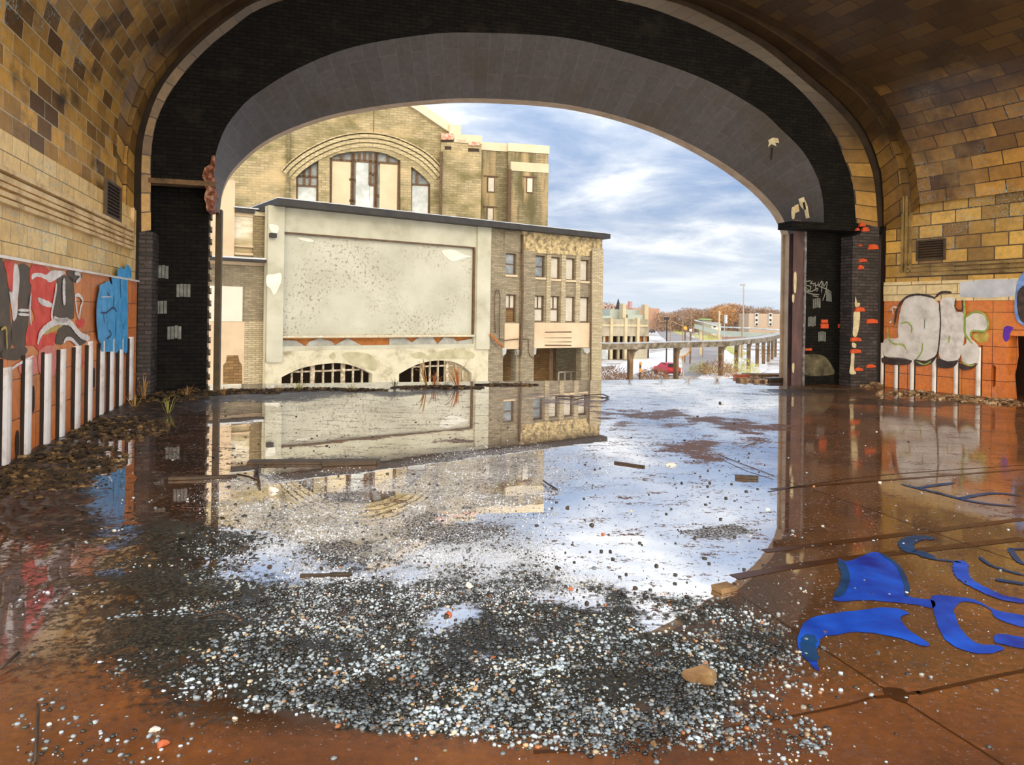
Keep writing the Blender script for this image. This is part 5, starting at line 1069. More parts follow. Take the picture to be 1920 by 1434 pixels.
pole(1280, 589, 628, 120, 2.2, 'utility_pole', 'grey utility pole holding a long arm over the road', 'pole', M['pole_wood'], arm=[(0, 611), (-14, 605), (-25, 601), (-42, 603)])
pole(1296, 582, 630, 125, 1.8, 'utility_pole', 'bare wooden pole right of the road arm pole', 'pole', M['pole_wood'])
pole(1250, 598, 634, 110, 2.6, 'signal_post', 'dark traffic signal post at the road corner', 'signal', M['gutter'], head=(0, 597, 9, 5))
pole(1257, 585, 612, 180, 1.3, 'utility_pole', 'thin pole behind the dark signal post', 'pole', M['pole_wood'])
pole(1318, 583, 638, 130, 1.8, 'utility_pole', 'slim pole in front of the green domed kiosk', 'pole', M['pole_wood'])
pole(1348, 583, 638, 110, 4.2, 'square_post', 'thick pale square post in front of the footbridge', 'post', M['buff_conc'])
pole(1358, 590, 616, 112, 1.6, 'signal_post', 'white signal post with dark lamps right of the thick pale post', 'signal', M['white_glass'], head=(3, 598, 4, 16))
pole(1391, 600, 640, 130, 2.2, 'square_post', 'brown square post below the tall light mast', 'post', M['pole_wood'])
def sign(px, py, Y, r, col, label, ybase):
    p = at(px, py, Y); t = thing('road_sign', (p.x, p.y, GZ), label, 'sign'); b = MB(); b.tube([(p.x, p.y + .1, GZ), (p.x, p.y + .1, p.z)], .12, 5); b.build('pole', M['post'], t)
    q = [(r * math.cos(a), r * math.sin(a)) for a in [k * math.pi / 6 for k in range(12)]]; fr = Frame((p.x, p.y), (1, 0)); b = MB(); b.plate(fr, [(x, p.z + z) for x, z in q], (), -.05, .05); b.build('plate', col, t)
M['orange'] = m_noise('orange_sign', [(.3, (.85, .30, .04)), (.7, (.9, .42, .08))], 2, rough=.5)
M['white'] = m_noise('white_sign', [(.3, (.80, .82, .84)), (.7, (.86, .88, .90))], 2, rough=.5)
sign(1285, 615, 115, .30, M['orange'], 'small orange round sign beside the road bend', 628); sign(1295, 619, 112, .22, M['white'], 'small white round sign right of the orange one', 630)
sign(1201, 681, 82, .16, M['orange'], 'tiny orange marker standing in the snow left of the car', 690); sign(1201, 694, 80, .2, M['orange'], 'lower orange barrel marker in the snow left of the car', 698)
p = at(1285, 658, 88); t = thing('road_sign', (p.x, p.y, GZ), 'big white leaf shaped board with orange rim behind a canopy post', 'sign')
fr = Frame((p.x, p.y), (1, .1)); b = MB(); q = spline(fr.hits([(1272, 670), (1271, 655), (1277, 650), (1292, 649), (1295, 656), (1288, 665)]), 3, True); b.plate(fr, q, (), -.05, .05); b.build('rim', M['orange'], t)
b = MB(); q = spline(fr.hits([(1273, 668), (1272, 656), (1278, 651), (1290, 651), (1292, 656), (1286, 664)]), 3, True); b.plate(fr, q, (), -.0, .08); b.build('board', M['white'], t); b = MB(); b.tube([(p.x - .2, p.y + .1, GZ), (p.x - .2, p.y + .1, p.z)], .1, 5); b.build('pole', M['buff_conc'], t)

# ------------------------------------------------------------------ cars
def car(px, py, col, label, Y=None, rz=0.0, sc=1.0):
    p = G(px, py); t = thing('car', p, label, 'car'); t.rotation_euler = (0, 0, rz); t.scale = (sc,) * 3
    m = m_noise('car_paint', [(.3, tuple(.8 * c for c in col)), (.7, col)], 2, rough=.3); n = WL
    prof = [(-2.1, .35), (-2.15, .8), (-1.95, 1.02), (-1.75, 1.06), (-1.35, 1.55), (.3, 1.6), (1.05, 1.1), (2.0, .95), (2.15, .6), (2.1, .3)]
    b = MB(); V = []; 
    for s in (-1, 1):
        for y, z in prof: V.append((s * (.86 if z < 1.2 else .66), y, z))
    k = len(prof); b.add(V, [tuple(range(k))[::-1], tuple(range(k, 2 * k))] + [(i, (i + 1) % k, k + (i + 1) % k, k + i) for i in range(k)])
    WL[t.name] = Vector((0, 0, 0)); o = b.build('body', m, t); bv = o.modifiers.new('b', 'BEVEL'); bv.width = .07; bv.segments = 2
    b = MB(); b.add([(-.66, -1.72, 1.1), (.66, -1.72, 1.1), (.56, -1.40, 1.5), (-.56, -1.40, 1.5)], [(0, 1, 2, 3)]); b.add([(-.58, .42, 1.53), (.58, .42, 1.53), (.7, 1.0, 1.14), (-.7, 1.0, 1.14)], [(0, 1, 2, 3)])
    for s in (-1, 1): b.add([(s * .80, -1.3, 1.15), (s * .80, .8, 1.15), (s * .69, .25, 1.5), (s * .69, -1.2, 1.5)], [(0, 1, 2, 3)])
    for i_, v in enumerate(b.V): b.V[i_] = v + Vector((0, -.03 if v.y < -1.2 and abs(v.x) < .68 else (.03 if v.y > .3 and abs(v.x) < .72 else 0), .02))
    b.build('windows', M['gutter'], t)
    for s in (-1, 1):
        b = MB(); b.box((s * .66, -2.15, .85), (.3, .08, .16)); b.build('tail_lamp', m_noise('lamp_red', [(.3, (.5, .02, .02)), (.7, (.6, .04, .03))], 3, rough=.3), t)
        for y in (-1.35, 1.35): b = MB(); b.tube([(s * .70, y, .34), (s * .92, y, .34)], .34, 12); b.build('wheel', M['gutter'], t)
    b = MB(); b.box((0, -2.17, .5), (1.6, .1, .14)); b.build('bumper', M['gutter'], t)
    return t
car(1250, 703, (.62, .03, .05), 'red car seen from behind on the snowy ground', rz=.25)
car(1239, 621, (.10, .12, .16), 'dark blue grey car far up the road', rz=-.3, sc=1.15)
car(1222, 624, (.07, .08, .09), 'dark van parked beside the far platform building', rz=.2, sc=1.0)

# ------------------------------------------------------------------ bare trees
M['twig'] = m_noise('brown_twigs', [(.3, (.22, .13, .09)), (.7, (.42, .28, .19))], .15, rough=.9)
M['twig2'] = m_noise('grey_twigs', [(.3, (.26, .21, .20)), (.7, (.42, .35, .32))], .15, rough=.9)
M['twig3'] = m_noise('russet_twigs', [(.3, (.40, .20, .08)), (.7, (.58, .34, .16))], .15, rough=.9)
def tree_proto(seed, mat):
    rg = random.Random(seed); b = MB(); b.tube([(0, 0, 0), (.1, 0, 3), (0, .1, 5)], [.35, .25, .12], 6)
    for k in range(9):
        a = rg.uniform(0, 6.28); h = rg.uniform(2.2, 4.8); L_ = rg.uniform(2, 3.8); e = Vector((math.cos(a) * L_ * .7, math.sin(a) * L_ * .7, h + L_ * .8)); b.tube([(0, 0, h), e * .55 + Vector((0, 0, h * .45)), e], [.12, .08, .03], 4)
    tr = b; c = MB()
    for k in range(900):
        u = rg.gauss(0, 1), rg.gauss(0, 1), rg.gauss(0, 1); n_ = math.sqrt(sum(x * x for x in u)) or 1; r = rg.random() ** .45
        p = Vector((u[0] / n_ * 3.4 * r, u[1] / n_ * 3.4 * r, 5.6 + u[2] / n_ * 3.2 * r)); o = Vector((rg.uniform(-1, 1), rg.uniform(-1, 1), rg.uniform(-.2, 1.2))).normalized() * rg.uniform(.5, 1.2); q = o.cross(Vector((rg.uniform(-1, 1), rg.uniform(-1, 1), rg.uniform(-1, 1)))).normalized() * .09
        c.add([p - q, p + q, p + o], [(0, 1, 2)])
    return tr, c, mat
protos = []
for sd_, mt in ((1, 'twig'), (2, 'twig2'), (3, 'twig3'), (4, 'twig')):
    tr, c, mat = tree_proto(sd_, mt); protos.append((tr, c, mt))
first = {}
def tree(px, ytop, Y, kind, label, group=None):
    base = at(px, 600, Y); base.z = GZ; zt = at(px, ytop, Y).z; sc = (zt - GZ) / 8.9
    if kind not in first:
        t = thing('bare_tree', base, label, 'tree', group); WL[t.name] = Vector((0, 0, 0)); tr, c, mt = protos[kind]
        a = tr.build('trunk', M['pole_wood'], t); a2 = c.build('crown', M[mt], t); first[kind] = (t, a, a2)
    else:
        t0, a, a2 = first[kind]; t = t0.copy(); COL.objects.link(t); props(t, label, 'tree', group); t['group'] = group or ''
        for ch in (a, a2): q = ch.copy(); COL.objects.link(q); q.parent = t
    t.location = base; t.scale = (sc * R.uniform(1.0, 1.35), sc * 1.1, sc); t.rotation_euler = (0, 0, R.uniform(0, 6.28)); return t
GT = 'bare trees of the distant wood'
LT = ('leafless brown tree in the crowded wood behind the road', 'leafless grey tree in the crowded wood behind the road', 'leafless russet tree in the crowded wood behind the road', 'leafless brown tree in the crowded wood behind the road')
for i in range(64):
    x = 1228 + (1475 - 1228) * (i + R.uniform(0, .9)) / 64; yt = 584 - 14 * math.exp(-((x - 1365) / 30) ** 2) - 8 * math.exp(-((x - 1420) / 40) ** 2) - 7 * math.exp(-((x - 1295) / 25) ** 2) + R.uniform(-3, 6) - (1 - min(1, (x - 1220) / 60)) * -9
    k = R.choice((0, 1, 3, 0, 1)) if not 1340 < x < 1385 else R.choice((2, 2, 0))
    tree(x, yt, R.uniform(340, 450), k, LT[k], GT)
for i in range(9): tree(1129 + i * 12, 577 + R.uniform(-4, 3), R.uniform(430, 480), 1, 'leafless grey tree on the skyline behind the brick block', 'bare trees on the left skyline')
for x, y, Y, k in ((1133, 566, 150, 1), (1362, 572, 330, 2), (1300, 577, 325, 0)): tree(x, y, Y, k, {1133: 'thin grey tree just right of the hall corner', 1362: 'broad russet tree standing in front of the wood', 1300: 'tall brown tree in front of the wood left of the thick post'}[x])
b = MB(); rg = random.Random(5)
for k in range(9000):
    x = rg.uniform(1225, 1480); p = at(x, 600, rg.uniform(345, 450)); p.z = GZ + rg.random() ** 1.4 * 9; o = Vector((rg.uniform(-1, 1), rg.uniform(-1, 1), rg.uniform(-.2, 1.2))).normalized() * 2.0; q = Vector((rg.uniform(-1, 1), .2, rg.uniform(-1, 1))).normalized() * .22; b.add([p - q, p + q, p + o], [(0, 1, 2)])
u = b.build('undergrowth', M['twig'], None); props(u, 'tangled brown undergrowth filling the distant wood', 'undergrowth', kind='stuff')
# bushes below the canopy
def bush(px, py, r, label, mat='scrub', n_=500, z=None):
    p = G(px, py); b = MB(); rg = random.Random(int(px))
    for k in range(n_):
        a = rg.uniform(0, 6.28); q = r * rg.random() ** .5; h = r * .8 * rg.random() * (1 - (q / r) ** 2 * .6); c = p + Vector((math.cos(a) * q, math.sin(a) * q, h)); o = Vector((rg.uniform(-1, 1), rg.uniform(-1, 1), rg.uniform(.1, 1.4))).normalized() * .5; s = Vector((rg.uniform(-1, 1), .1, rg.uniform(-1, 1))).normalized() * .05; b.add([c - s, c + s, c + o], [(0, 1, 2)])
    props(b.build('bush', M[mat], None, origin=p), label, 'bush')
bush(1148, 716, 2.2, 'dry brown bush at the foot of the hall corner'); bush(1225, 712, 1.8, 'low dry bush between the first canopy posts', n_=350)
bush(1345, 705, 2.5, 'brown bush around the third canopy post'); bush(1320, 700, 2.0, 'greenish bush in the snow left of the third canopy post', 'grass', 350); bush(1385, 700, 2.6, 'tangled greenish bush under the canopy posts', 'grass', 500)
bush(1372, 629, 3, 'russet bush in front of the footbridge', 'scrub', 500); bush(1345, 636, 3.2, 'brown bush below the green domed kiosk', 'scrub', 500)
# ------------------------------------------------------------------ gravel: uncountable, one object
ICO = None
def ico():
    bm = bmesh.new(); bmesh.ops.create_icosphere(bm, subdivisions=1, radius=1); V = np.array([v.co[:] for v in bm.verts]); Fc = np.array([[v.index for v in f.verts] for f in bm.faces]); bm.free(); return V, Fc
IV, IF = ico()
def inside(P, m_=.08):
    if (P - FL.o).dot(FL.n) < m_ or (P - FR.o).dot(FR.n) < m_: return False
    q_ = P - FO.o; t_ = q_.dot(FO.n); s_ = q_.dot(FO.t)
    return t_ > 1.5 or (t_ > .85 and s2_ + .05 < s_ < s3_ - .05) or (-.85 < t_ and a6 + .05 < s_ < x1 - .05)
def pebbles(name, label, mat, dens, boxpx, tries, rmin, rmax, seed, zoff=.25, smooth=True):
    rg = np.random.RandomState(seed); C_ = []; S = []
    for k in range(tries):
        px, py = rg.uniform(boxpx[0], boxpx[2]), rg.uniform(boxpx[1], boxpx[3]); P = ground(px, py); d = dens(px, py, P)
        if rg.rand() < d and inside(P):
            r = (rmin + (rmax - rmin) * rg.rand() ** 2.5); C_.append((P.x, P.y, r * zoff)); S.append((r * rg.uniform(.8, 1.4), r * rg.uniform(.8, 1.2), r * rg.uniform(.5, .8)))
    C_ = np.array(C_); S = np.array(S); n = len(C_); a = rg.uniform(0, 6.28, n); ca, sa = np.cos(a), np.sin(a)
    P = IV[None] * S[:, None, :] * (1 + rg.uniform(-.18, .18, (n, len(IV), 1)))
    x = P[..., 0] * ca[:, None] - P[..., 1] * sa[:, None]; y = P[..., 0] * sa[:, None] + P[..., 1] * ca[:, None]
    V = np.stack([x, y, P[..., 2]], -1) + C_[:, None]; Fc = (IF[None] + (np.arange(n) * len(IV))[:, None, None]).reshape(-1, 3)
    me = bpy.data.meshes.new(name); me.vertices.add(n * len(IV)); me.vertices.foreach_set('co', V.ravel()); me.loops.add(len(Fc) * 3); me.loops.foreach_set('vertex_index', Fc.ravel().astype(np.int32))
    me.polygons.add(len(Fc)); me.polygons.foreach_set('loop_start', np.arange(0, len(Fc) * 3, 3, dtype=np.int32)); me.polygons.foreach_set('use_smooth', np.ones(len(Fc), dtype=bool) if smooth else np.zeros(len(Fc), dtype=bool)); me.update(calc_edges=True); me.validate()
    me.materials.append(mat); o = bpy.data.objects.new(name, me); COL.objects.link(o); props(o, label, name, kind='stuff'); return o
def dgrav(px, py, P):
    f = fields(P); k = nz(P.x, P.y, 3.3, 40.); return min(1, max(0, f[3] * (1.0 + 1.3 * k) * (.35 + .65 * min(1, max(0, (px - 150) / 250))) - .06)) * min(1, .25 + (py - 900) / 300)
def m_pebble():
    m, p = newmat('icy_glint_pebble'); g = N('ShaderNodeNewGeometry'); c = RAMP(g.outputs['Random Per Island'], [(0.0, (0.02, 0.02, 0.015)), (0.36, (0.05, 0.045, 0.035)), (0.42, (0.20, 0.24, 0.27)), (0.85, (0.58, 0.70, 0.80)), (0.96, (0.60, 0.46, 0.26)), (0.99, (0.50, 0.18, 0.05))], 'LINEAR')
    c = MIX(1.0, c, RAMP(NOISE(g.outputs['Position'], 2.4, 6, .7), [(.40, .10), (.50, .6), (.58, 1.15)]), 'MULTIPLY'); setp(p, c, 0.25, 0, 0.7); return m  # pale tones hold wet glints as well as ice
M['pebble'] = m_pebble()
def m_grit():
    m, p = newmat('sky_pale_grit'); g = N('ShaderNodeNewGeometry'); n = NOISE(g.outputs['Position'], 2.6, 6, .75)
    v = MATH('ADD', MATH('MULTIPLY', g.outputs['Random Per Island'], .45), MATH('MULTIPLY', MATH('SUBTRACT', n, .5), 2.2))
    setp(p, RAMP(v, [(.0, (.03, .028, .028)), (.12, (.14, .13, .13)), (.28, (.45, .47, .52)), (.5, (.80, .84, .92))]), .3, 0, .6); return m  # lighter grains stand for sky mirrored on the wet grit
M['gpebble'] = m_grit()
M['dgrit'] = m_noise('dark_grit', [(.35, (.008, .007, .006)), (.52, (.04, .035, .03)), (.66, (.20, .19, .19))], 30, rough=.35)
M['dpebble'] = m_noise('black_grit', [(.3, (.008, .007, .005)), (.7, (.05, .04, .03))], 30, rough=.4)
pebbles('gravel', 'icy gravel coloured with pale glints scattered over the wet floor in the foreground', M['pebble'], dgrav, (100, 1000, 1560, 1440), 60000, .0035, .0125, 1)
pebbles('pebbles', 'fine pale pebbles strewn thinly over the brown slab', M['pebble'], lambda x, y, P: (.9 if 1150 < x < 1560 and 1120 < y < 1440 else .25 if x > 1300 and y < 1120 else .5 if x < 560 and y > 900 else .12) * min(1, max(0, .5 + nz(P.x, P.y, 1.3, 2))), (20, 760, 1900, 1430), 11000, .004, .013, 2)
def dmoss(px, py, P): f = fields(P); return min(1, (f[0] * .9 + .10 * f[2]) * (.6 + 1.2 * nz(P.x, P.y, 3.7, 50.)) - .05)
def dsheen(px, py, P): f = fields(P); return min(1, max(0, f[5] * .95 * (.85 + 1.0 * nz(P.x, P.y, 3.7, 80.)) - .5 * f[0]))
M['grit_sheen'] = None
pebbles('grit', 'dark grit and silt lumps lying in the shallow puddle', M['dgrit'], dmoss, (60, 760, 1450, 1200), 40000, .003, .009, 3)
pebbles('silt', 'wet grit coloured pale as sky reflection over the middle of the puddle', M['gpebble'], dsheen, (300, 800, 1300, 1240), 85000, .0022, .0075, 9)
pebbles('specks', 'small dark specks of grit floating in the puddle', M['dpebble'], lambda x, y, P: .5, (420, 745, 1440, 1180), 1300, .004, .017, 4)
# ------------------------------------------------------------------ single stones, bricks, planks, twigs
M['tan_stone'] = m_noise('tan_stone', [(.3, (.10, .05, .02)), (.5, (.24, .135, .055)), (.7, (.36, .24, .12))], 6, rough=.7, bump=.4)
M['dark_stone'] = m_noise('wet_dark_stone', [(.3, (.02, .015, .01)), (.7, (.08, .05, .035))], 8, rough=.35)
M['red_stone'] = m_noise('red_brick_chip', [(.3, (.36, .07, .02)), (.7, (.60, .16, .05))], 10, rough=.6)
M['pale_stone'] = m_noise('pale_chip', [(.3, (.60, .55, .48)), (.7, (.80, .76, .70))], 8, rough=.6)
M['wood'] = m_noise('soaked_wood', [(.3, (.02, .012, .006)), (.7, (.07, .04, .02))], 9, rough=.5)
def rock_mesh(sz, seed, sub=2, k=.25, flat=.6):
    bm = bmesh.new(); bmesh.ops.create_icosphere(bm, subdivisions=sub, radius=1)
    cuts = [Vector((math.sin(seed * 7.7 + i * 2.4), math.cos(seed * 3.3 + i * 1.9), -.15 + 1.1 * math.sin(seed + i * 1.3) ** 2)).normalized() for i in range(9)]
    for v in bm.verts:
        n_ = mnoise.noise(v.co * 1.3 + Vector((seed * 3.1, 0, 0))); v.co *= 1 + k * n_ * 1.6
        for c_ in cuts:
            q_ = v.co.dot(c_) - .62
            if q_ > 0: v.co -= c_ * q_; v.co.z = max(v.co.z, -flat)
    V = [(v.co.x * sz[0], v.co.y * sz[1], (v.co.z + flat) * sz[2]) for v in bm.verts]; Fc = [tuple(v.index for v in f.verts) for f in bm.faces]; bm.free(); return V, Fc
def stone(px, py, wpx, hk, mat, label, name='stone', cat='stone', rz=0.0, seed=None, group=None, z=0.0, sub=2):
    P = ground(px, py); r = wpx / 2 / F * P.y; V, Fc = rock_mesh((r, r * .75, r * hk), seed if seed is not None else px, sub)
    o = mesh(name, V, Fc, M[mat]); o.location = P + Vector((0, 0, z)); o.rotation_euler = (0, 0, rz); props(o, label, cat, group); return o
stone(1318, 1276, 72, .62, 'tan_stone', 'largest tan rock lying on the gravel in the right foreground', rz=.2, sub=3)
stone(1258, 872, 24, .3, 'pale_stone', 'flat grey stone lying in the middle of the bright puddle', z=.0)
for px, py, w_, m_, lb in ((1064, 952, 11, 'dark_stone', 'dark stone alone in the sky reflection left of centre'), (1110, 985, 12, 'dark_stone', 'brown stone lower right of the lone dark stone'), (1130, 1002, 9, 'red_stone', 'small reddish stone beside the brown stone in the puddle'), (1350, 756, 10, 'dark_stone', 'dark stone near the far rim of the puddle'), (451, 1034, 20, 'dark_stone', 'dark stone on the left edge of the sky reflection'), (505, 1063, 12, 'dark_stone', 'little dark stone right of the stone at the left edge'), (840, 1153, 18, 'red_stone', 'reddish stone in the small pool among the gravel'), (642, 1155, 20, 'dark_stone', 'dark stone left of the small pool among the gravel'), (1070, 1105, 12, 'red_stone', 'brown chip at the lower rim of the sky reflection'), (1107, 1106, 12, 'dark_stone', 'dark chip right of the brown one at the lower rim'), (880, 1100, 22, 'pale_stone', 'pale slab chip between the two gravel pools'), (305, 1398, 30, 'red_stone', 'orange chip at the bottom left of the floor'), (290, 1370, 24, 'pale_stone', 'pale bluish flake behind the orange chip at bottom left'), (1225, 1398, 22, 'tan_stone', 'tan stone in the gravel near the bottom edge'), (735, 1275, 16, 'tan_stone', 'orange tan pebble among the icy gravel'), (1700, 1112, 10, 'pale_stone', 'white pebble beside the blue painted sail shape'), (1700, 1112, 0, '', ''), (512, 921, 24, 'pale_stone', 'white flake of plaster in the brown water on the left'), (700, 1083, 10, 'dark_stone', 'dark lump beside the fallen stick'), (1303, 1010, 9, 'dark_stone', 'tiny dark stone on the right side of the puddle'), (1440, 955, 9, 'pale_stone', 'tiny white chip on the brown slab by the dark joint'), (1162, 1110, 9, 'dark_stone', 'dark chip under the right rim of the sky reflection'), (925, 1235, 14, 'red_stone', 'reddish pebble in the middle of the gravel bank'), (1650, 905, 8, 'pale_stone', 'tiny white chip on the slab at right between the joints')):
    if w_: stone(px, py, w_, .5, m_, lb, rz=R.uniform(0, 3))
def brick(px, py, L_, W_, H_, rz, mat, label, name='brick', cat='brick', z=0, rx=0, group=None):
    P = ground(px, py); b = MB(); b.box((0, 0, H_ / 2), (L_, W_, H_)); V = jitter([(v.x, v.y) for v in b.V], min(L_, W_) * .06); b.V = [Vector((x, y, v.z * R.uniform(.9, 1.1))) for (x, y), v in zip(V, b.V)]
    o = mesh(name, b.V, b.F, M[mat]); o.location = P + Vector((0, 0, z)); o.rotation_euler = (rx, 0, rz); bv = o.modifiers.new('b', 'BEVEL'); bv.width = min(H_, W_) * .12; props(o, label, cat, group); return o
brick(1358, 1106, .13, .085, .028, .5, 'tan_stone', 'squared tan wooden block at the corner of the sky reflection', 'wood_block', 'block')
brick(655, 872, .55, .09, .05, .25, 'wood', 'short dark plank floating right of the long dark board', 'plank', 'plank')
brick(590, 868, 1.35, .16, .03, .12, 'wood', 'long dark board lying in the brown water', 'plank', 'plank')
brick(610, 1081, .30, .02, .018, .06, 'wood', 'thin dark lath in the gravel left of centre', 'lath', 'stick'); brick(640, 1080, .12, .03, .02, .1, 'wood', 'stub of dark wood at the end of the thin lath', 'lath', 'stick')
brick(1180, 872, .35, .03, .02, -.6, 'wood', 'thin strip of wood in the bright puddle', 'lath', 'stick'); brick(1400, 897, .22, .05, .03, -.2, 'wood', 'dark strip where the slab joint meets the puddle', 'lath', 'stick')
brick(380, 898, .6, .06, .03, .2, 'wood', 'dark stick in the left water below the pale jamb', 'stick', 'stick')
# rubble and slabs at the mouth, right
for i, (px, py, L_, W_, H_, rz, mt, lb) in enumerate((
    (1462, 709, 1.5, .5, .09, .15, 'tan_stone', 'long tan paving slab lying on top of the sill at right'), (1452, 715, .5, .35, .10, .2, 'dark_stone', 'square dark block under the long paving slab'), (1490, 716, .45, .3, .09, -.1, 'red_stone', 'brown brick under the right end of the paving slab'), (1420, 706, .8, .3, .06, .1, 'tan_stone', 'thin broken slab left of the long paving slab'), (1390, 708, .4, .25, .09, .5, 'red_stone', 'orange brick bat at the left end of the slabs'),
    (1540, 715, .5, .28, .06, -.3, 'pale_stone', 'pale broken tile at the foot of the black wall'), (1605, 712, .22, .1, .07, .8, 'red_stone', 'red brick bat at the foot of the ragged pier'), (1592, 716, .2, .1, .06, .1, 'red_stone', 'red brick bat left of the one at the ragged pier'), (1622, 714, .3, .2, .12, .4, 'dark_stone', 'black block in the corner of the ragged pier'), (1570, 708, .3, .2, .08, 1.1, 'tan_stone', 'tan block half way along the rubble heap'), (1555, 703, .25, .18, .08, .5, 'pale_stone', 'pale block near the top of the rubble heap'), (1512, 728, .7, .2, .03, .05, 'wood', 'dark flat board in the mud before the rubble'), (1560, 730, .8, .12, .03, -.1, 'wood', 'dark wet plank right of the flat board'))):
    brick(px, py, L_, W_, H_, rz, mt, lb, 'rubble_block' if mt != 'wood' else 'board', 'rubble' if mt != 'wood' else 'board', z=.03 if i in (0, 3) else 0)
def heap(name, label, spots, seed, mats, n_, smin, smax, kind='stuff'):
    rg = random.Random(seed); b = MB()
    for k in range(n_):
        px, py, rx, ry, hz = rg.choice(spots); a = rg.uniform(0, 6.28); q = rg.random() ** .6; P = ground(px + math.cos(a) * rx * q, py + math.sin(a) * ry * q); s = rg.uniform(smin, smax)
        if not inside(P): continue
        b.box(P + Vector((0, 0, hz * (1 - q) * rg.random() + s * .2)), (s * rg.uniform(.6, 1.6), s, s * rg.uniform(.25, .6)), rg.uniform(0, 3), rg.uniform(-.5, .5))
    props(b.build(name, mats, None), label, name, kind=kind)
M['rubble'] = m_noise('mixed_rubble', [(.35, (.05, .03, .015)), (.5, (.24, .14, .07)), (.6, (.50, .36, .22)), (.7, (.70, .64, .5))], 5, rough=.85)
M['humus'] = m_noise('leaf_mould', [(.38, (.012, .008, .004)), (.52, (.05, .03, .012)), (.62, (.17, .10, .035)), (.72, (.34, .24, .12))], 7, rough=.9)
heap('rubble', 'heap of broken brick and dust against the black wall at right', [(1560, 708, 40, 6, .30), (1600, 714, 40, 5, .2), (1530, 712, 40, 4, .12), (1640, 722, 30, 5, .08), (1450, 713, 70, 3, .06)], 3, M['rubble'], 700, .03, .14)
heap('debris', 'line of silt and broken bits along the foot of the right wall', [(1700, 738, 60, 4, .05), (1780, 746, 60, 4, .05), (1850, 752, 60, 4, .05), (1890, 757, 40, 3, .05)], 4, M['rubble'], 420, .02, .08)
heap('leaf_litter', 'brown leaf litter and mould along the left wall and sill', [(300, 745, 90, 12, .10), (360, 738, 60, 6, .12), (200, 800, 120, 26, .05), (110, 860, 130, 34, .04), (450, 736, 80, 4, .07), (600, 732, 130, 3, .06), (820, 727, 90, 2.5, .05), (50, 905, 120, 34, .03), (950, 722, 60, 1, .03)], 5, M['humus'], 4600, .012, .06)
def leaves(name, label, spots, seed, n_, mat):
    rg = random.Random(seed); b = MB()
    for k in range(n_):
        px, py, rx, ry = rg.choice(spots); a = rg.uniform(0, 6.28); q = rg.random() ** .5; P = ground(px + math.cos(a) * rx * q, py + math.sin(a) * ry * q) + Vector((0, 0, rg.uniform(.005, .03))); s = rg.uniform(.012, .035); o = rg.uniform(0, 6.28)
        if not inside(P): continue
        u_ = Vector((math.cos(o), math.sin(o), rg.uniform(-.3, .3))) * s; v_ = Vector((-math.sin(o), math.cos(o), rg.uniform(-.3, .3))) * s * .5; b.add([P - u_, P + v_, P + u_, P - v_ + Vector((0, 0, .004))], [(0, 1, 2, 3)])
    props(b.build(name, mat, None), label, 'leaves', kind='stuff')
leaves('fallen_leaves', 'dark wet leaves scattered over the muddy left side of the floor', [(120, 880, 150, 50), (250, 800, 120, 25), (350, 850, 120, 20), (60, 960, 100, 60), (250, 1000, 160, 60), (420, 1020, 90, 50)], 8, 700, M['dpebble'])
# weeds
M['straw'] = m_noise('dry_straw', [(.3, (.30, .14, .04)), (.7, (.55, .33, .10))], 4, rough=.8)
M['weed_green'] = m_noise('yellow_green_weed', [(.3, (.20, .20, .04)), (.7, (.42, .40, .10))], 4, rough=.8)
M['russet_weed'] = m_noise('russet_weed', [(.3, (.40, .12, .03)), (.7, (.62, .25, .07))], 4, rough=.8)
M['dark_weed'] = m_noise('dark_weed', [(.3, (.04, .025, .012)), (.7, (.12, .075, .03))], 4, rough=.8)
def weed(px, py, hpx, n_, mat, label, spread=.5, group=None, lean=(0, 0)):
    P = ground(px, py); h = hpx / F * P.y; rg = random.Random(int(px * 7 + py)); b = MB()
    for k in range(n_):
        a = rg.uniform(0, 6.28); r = spread * h * rg.random(); e = P + Vector((math.cos(a) * r + lean[0] * h, math.sin(a) * r + lean[1] * h, h * rg.uniform(.5, 1))); m_ = P.lerp(e, .55) + Vector((0, 0, h * .15)); s = P + Vector((math.cos(a) * r * .15, math.sin(a) * r * .15, 0))
        q = Vector((-math.sin(a), math.cos(a), 0)) * h * .014; b.add([s - q, s + q, m_ + q, m_ - q, e], [(0, 1, 2, 3), (3, 2, 4)])
        if rg.random() < .4:
            for j in range(3): f_ = m_.lerp(e, rg.random()); o = Vector((rg.uniform(-1, 1), rg.uniform(-1, 1), rg.uniform(-.2, .8))) * h * .12; b.add([f_, f_ + o, f_ + o * .5 + q * 3], [(0, 1, 2)])
    props(b.build('weed', M[mat], None, origin=P), label, 'weed', group)
weed(290, 727, 52, 8, 'straw', 'tall dry straw weed against the black left wall', .35, lean=(.25, 0))
weed(270, 749, 50, 14, 'straw', 'dry weed at the foot of the grey painted pier'); weed(315, 775, 34, 22, 'weed_green', 'low yellow green tuft on the mud at left', 1.1)
weed(350, 745, 24, 26, 'straw', 'spreading dry grass tuft right of the straw weed', 1.6); weed(253, 764, 30, 22, 'straw', 'dry tuft beside the last round tile edge', 1.3)
weed(590, 734, 48, 4, 'dark_weed', 'thin dark stem before the left arched window', .12); weed(560, 732, 22, 30, 'weed_green', 'low green brown growth on the sill below the left arch', 1.5)
weed(660, 733, 18, 30, 'weed_green', 'low mossy growth right of the dark stem', 2.2); weed(800, 724, 60, 6, 'straw', 'tall yellowish weed before the right arched window', .3, lean=(-.25, 0))
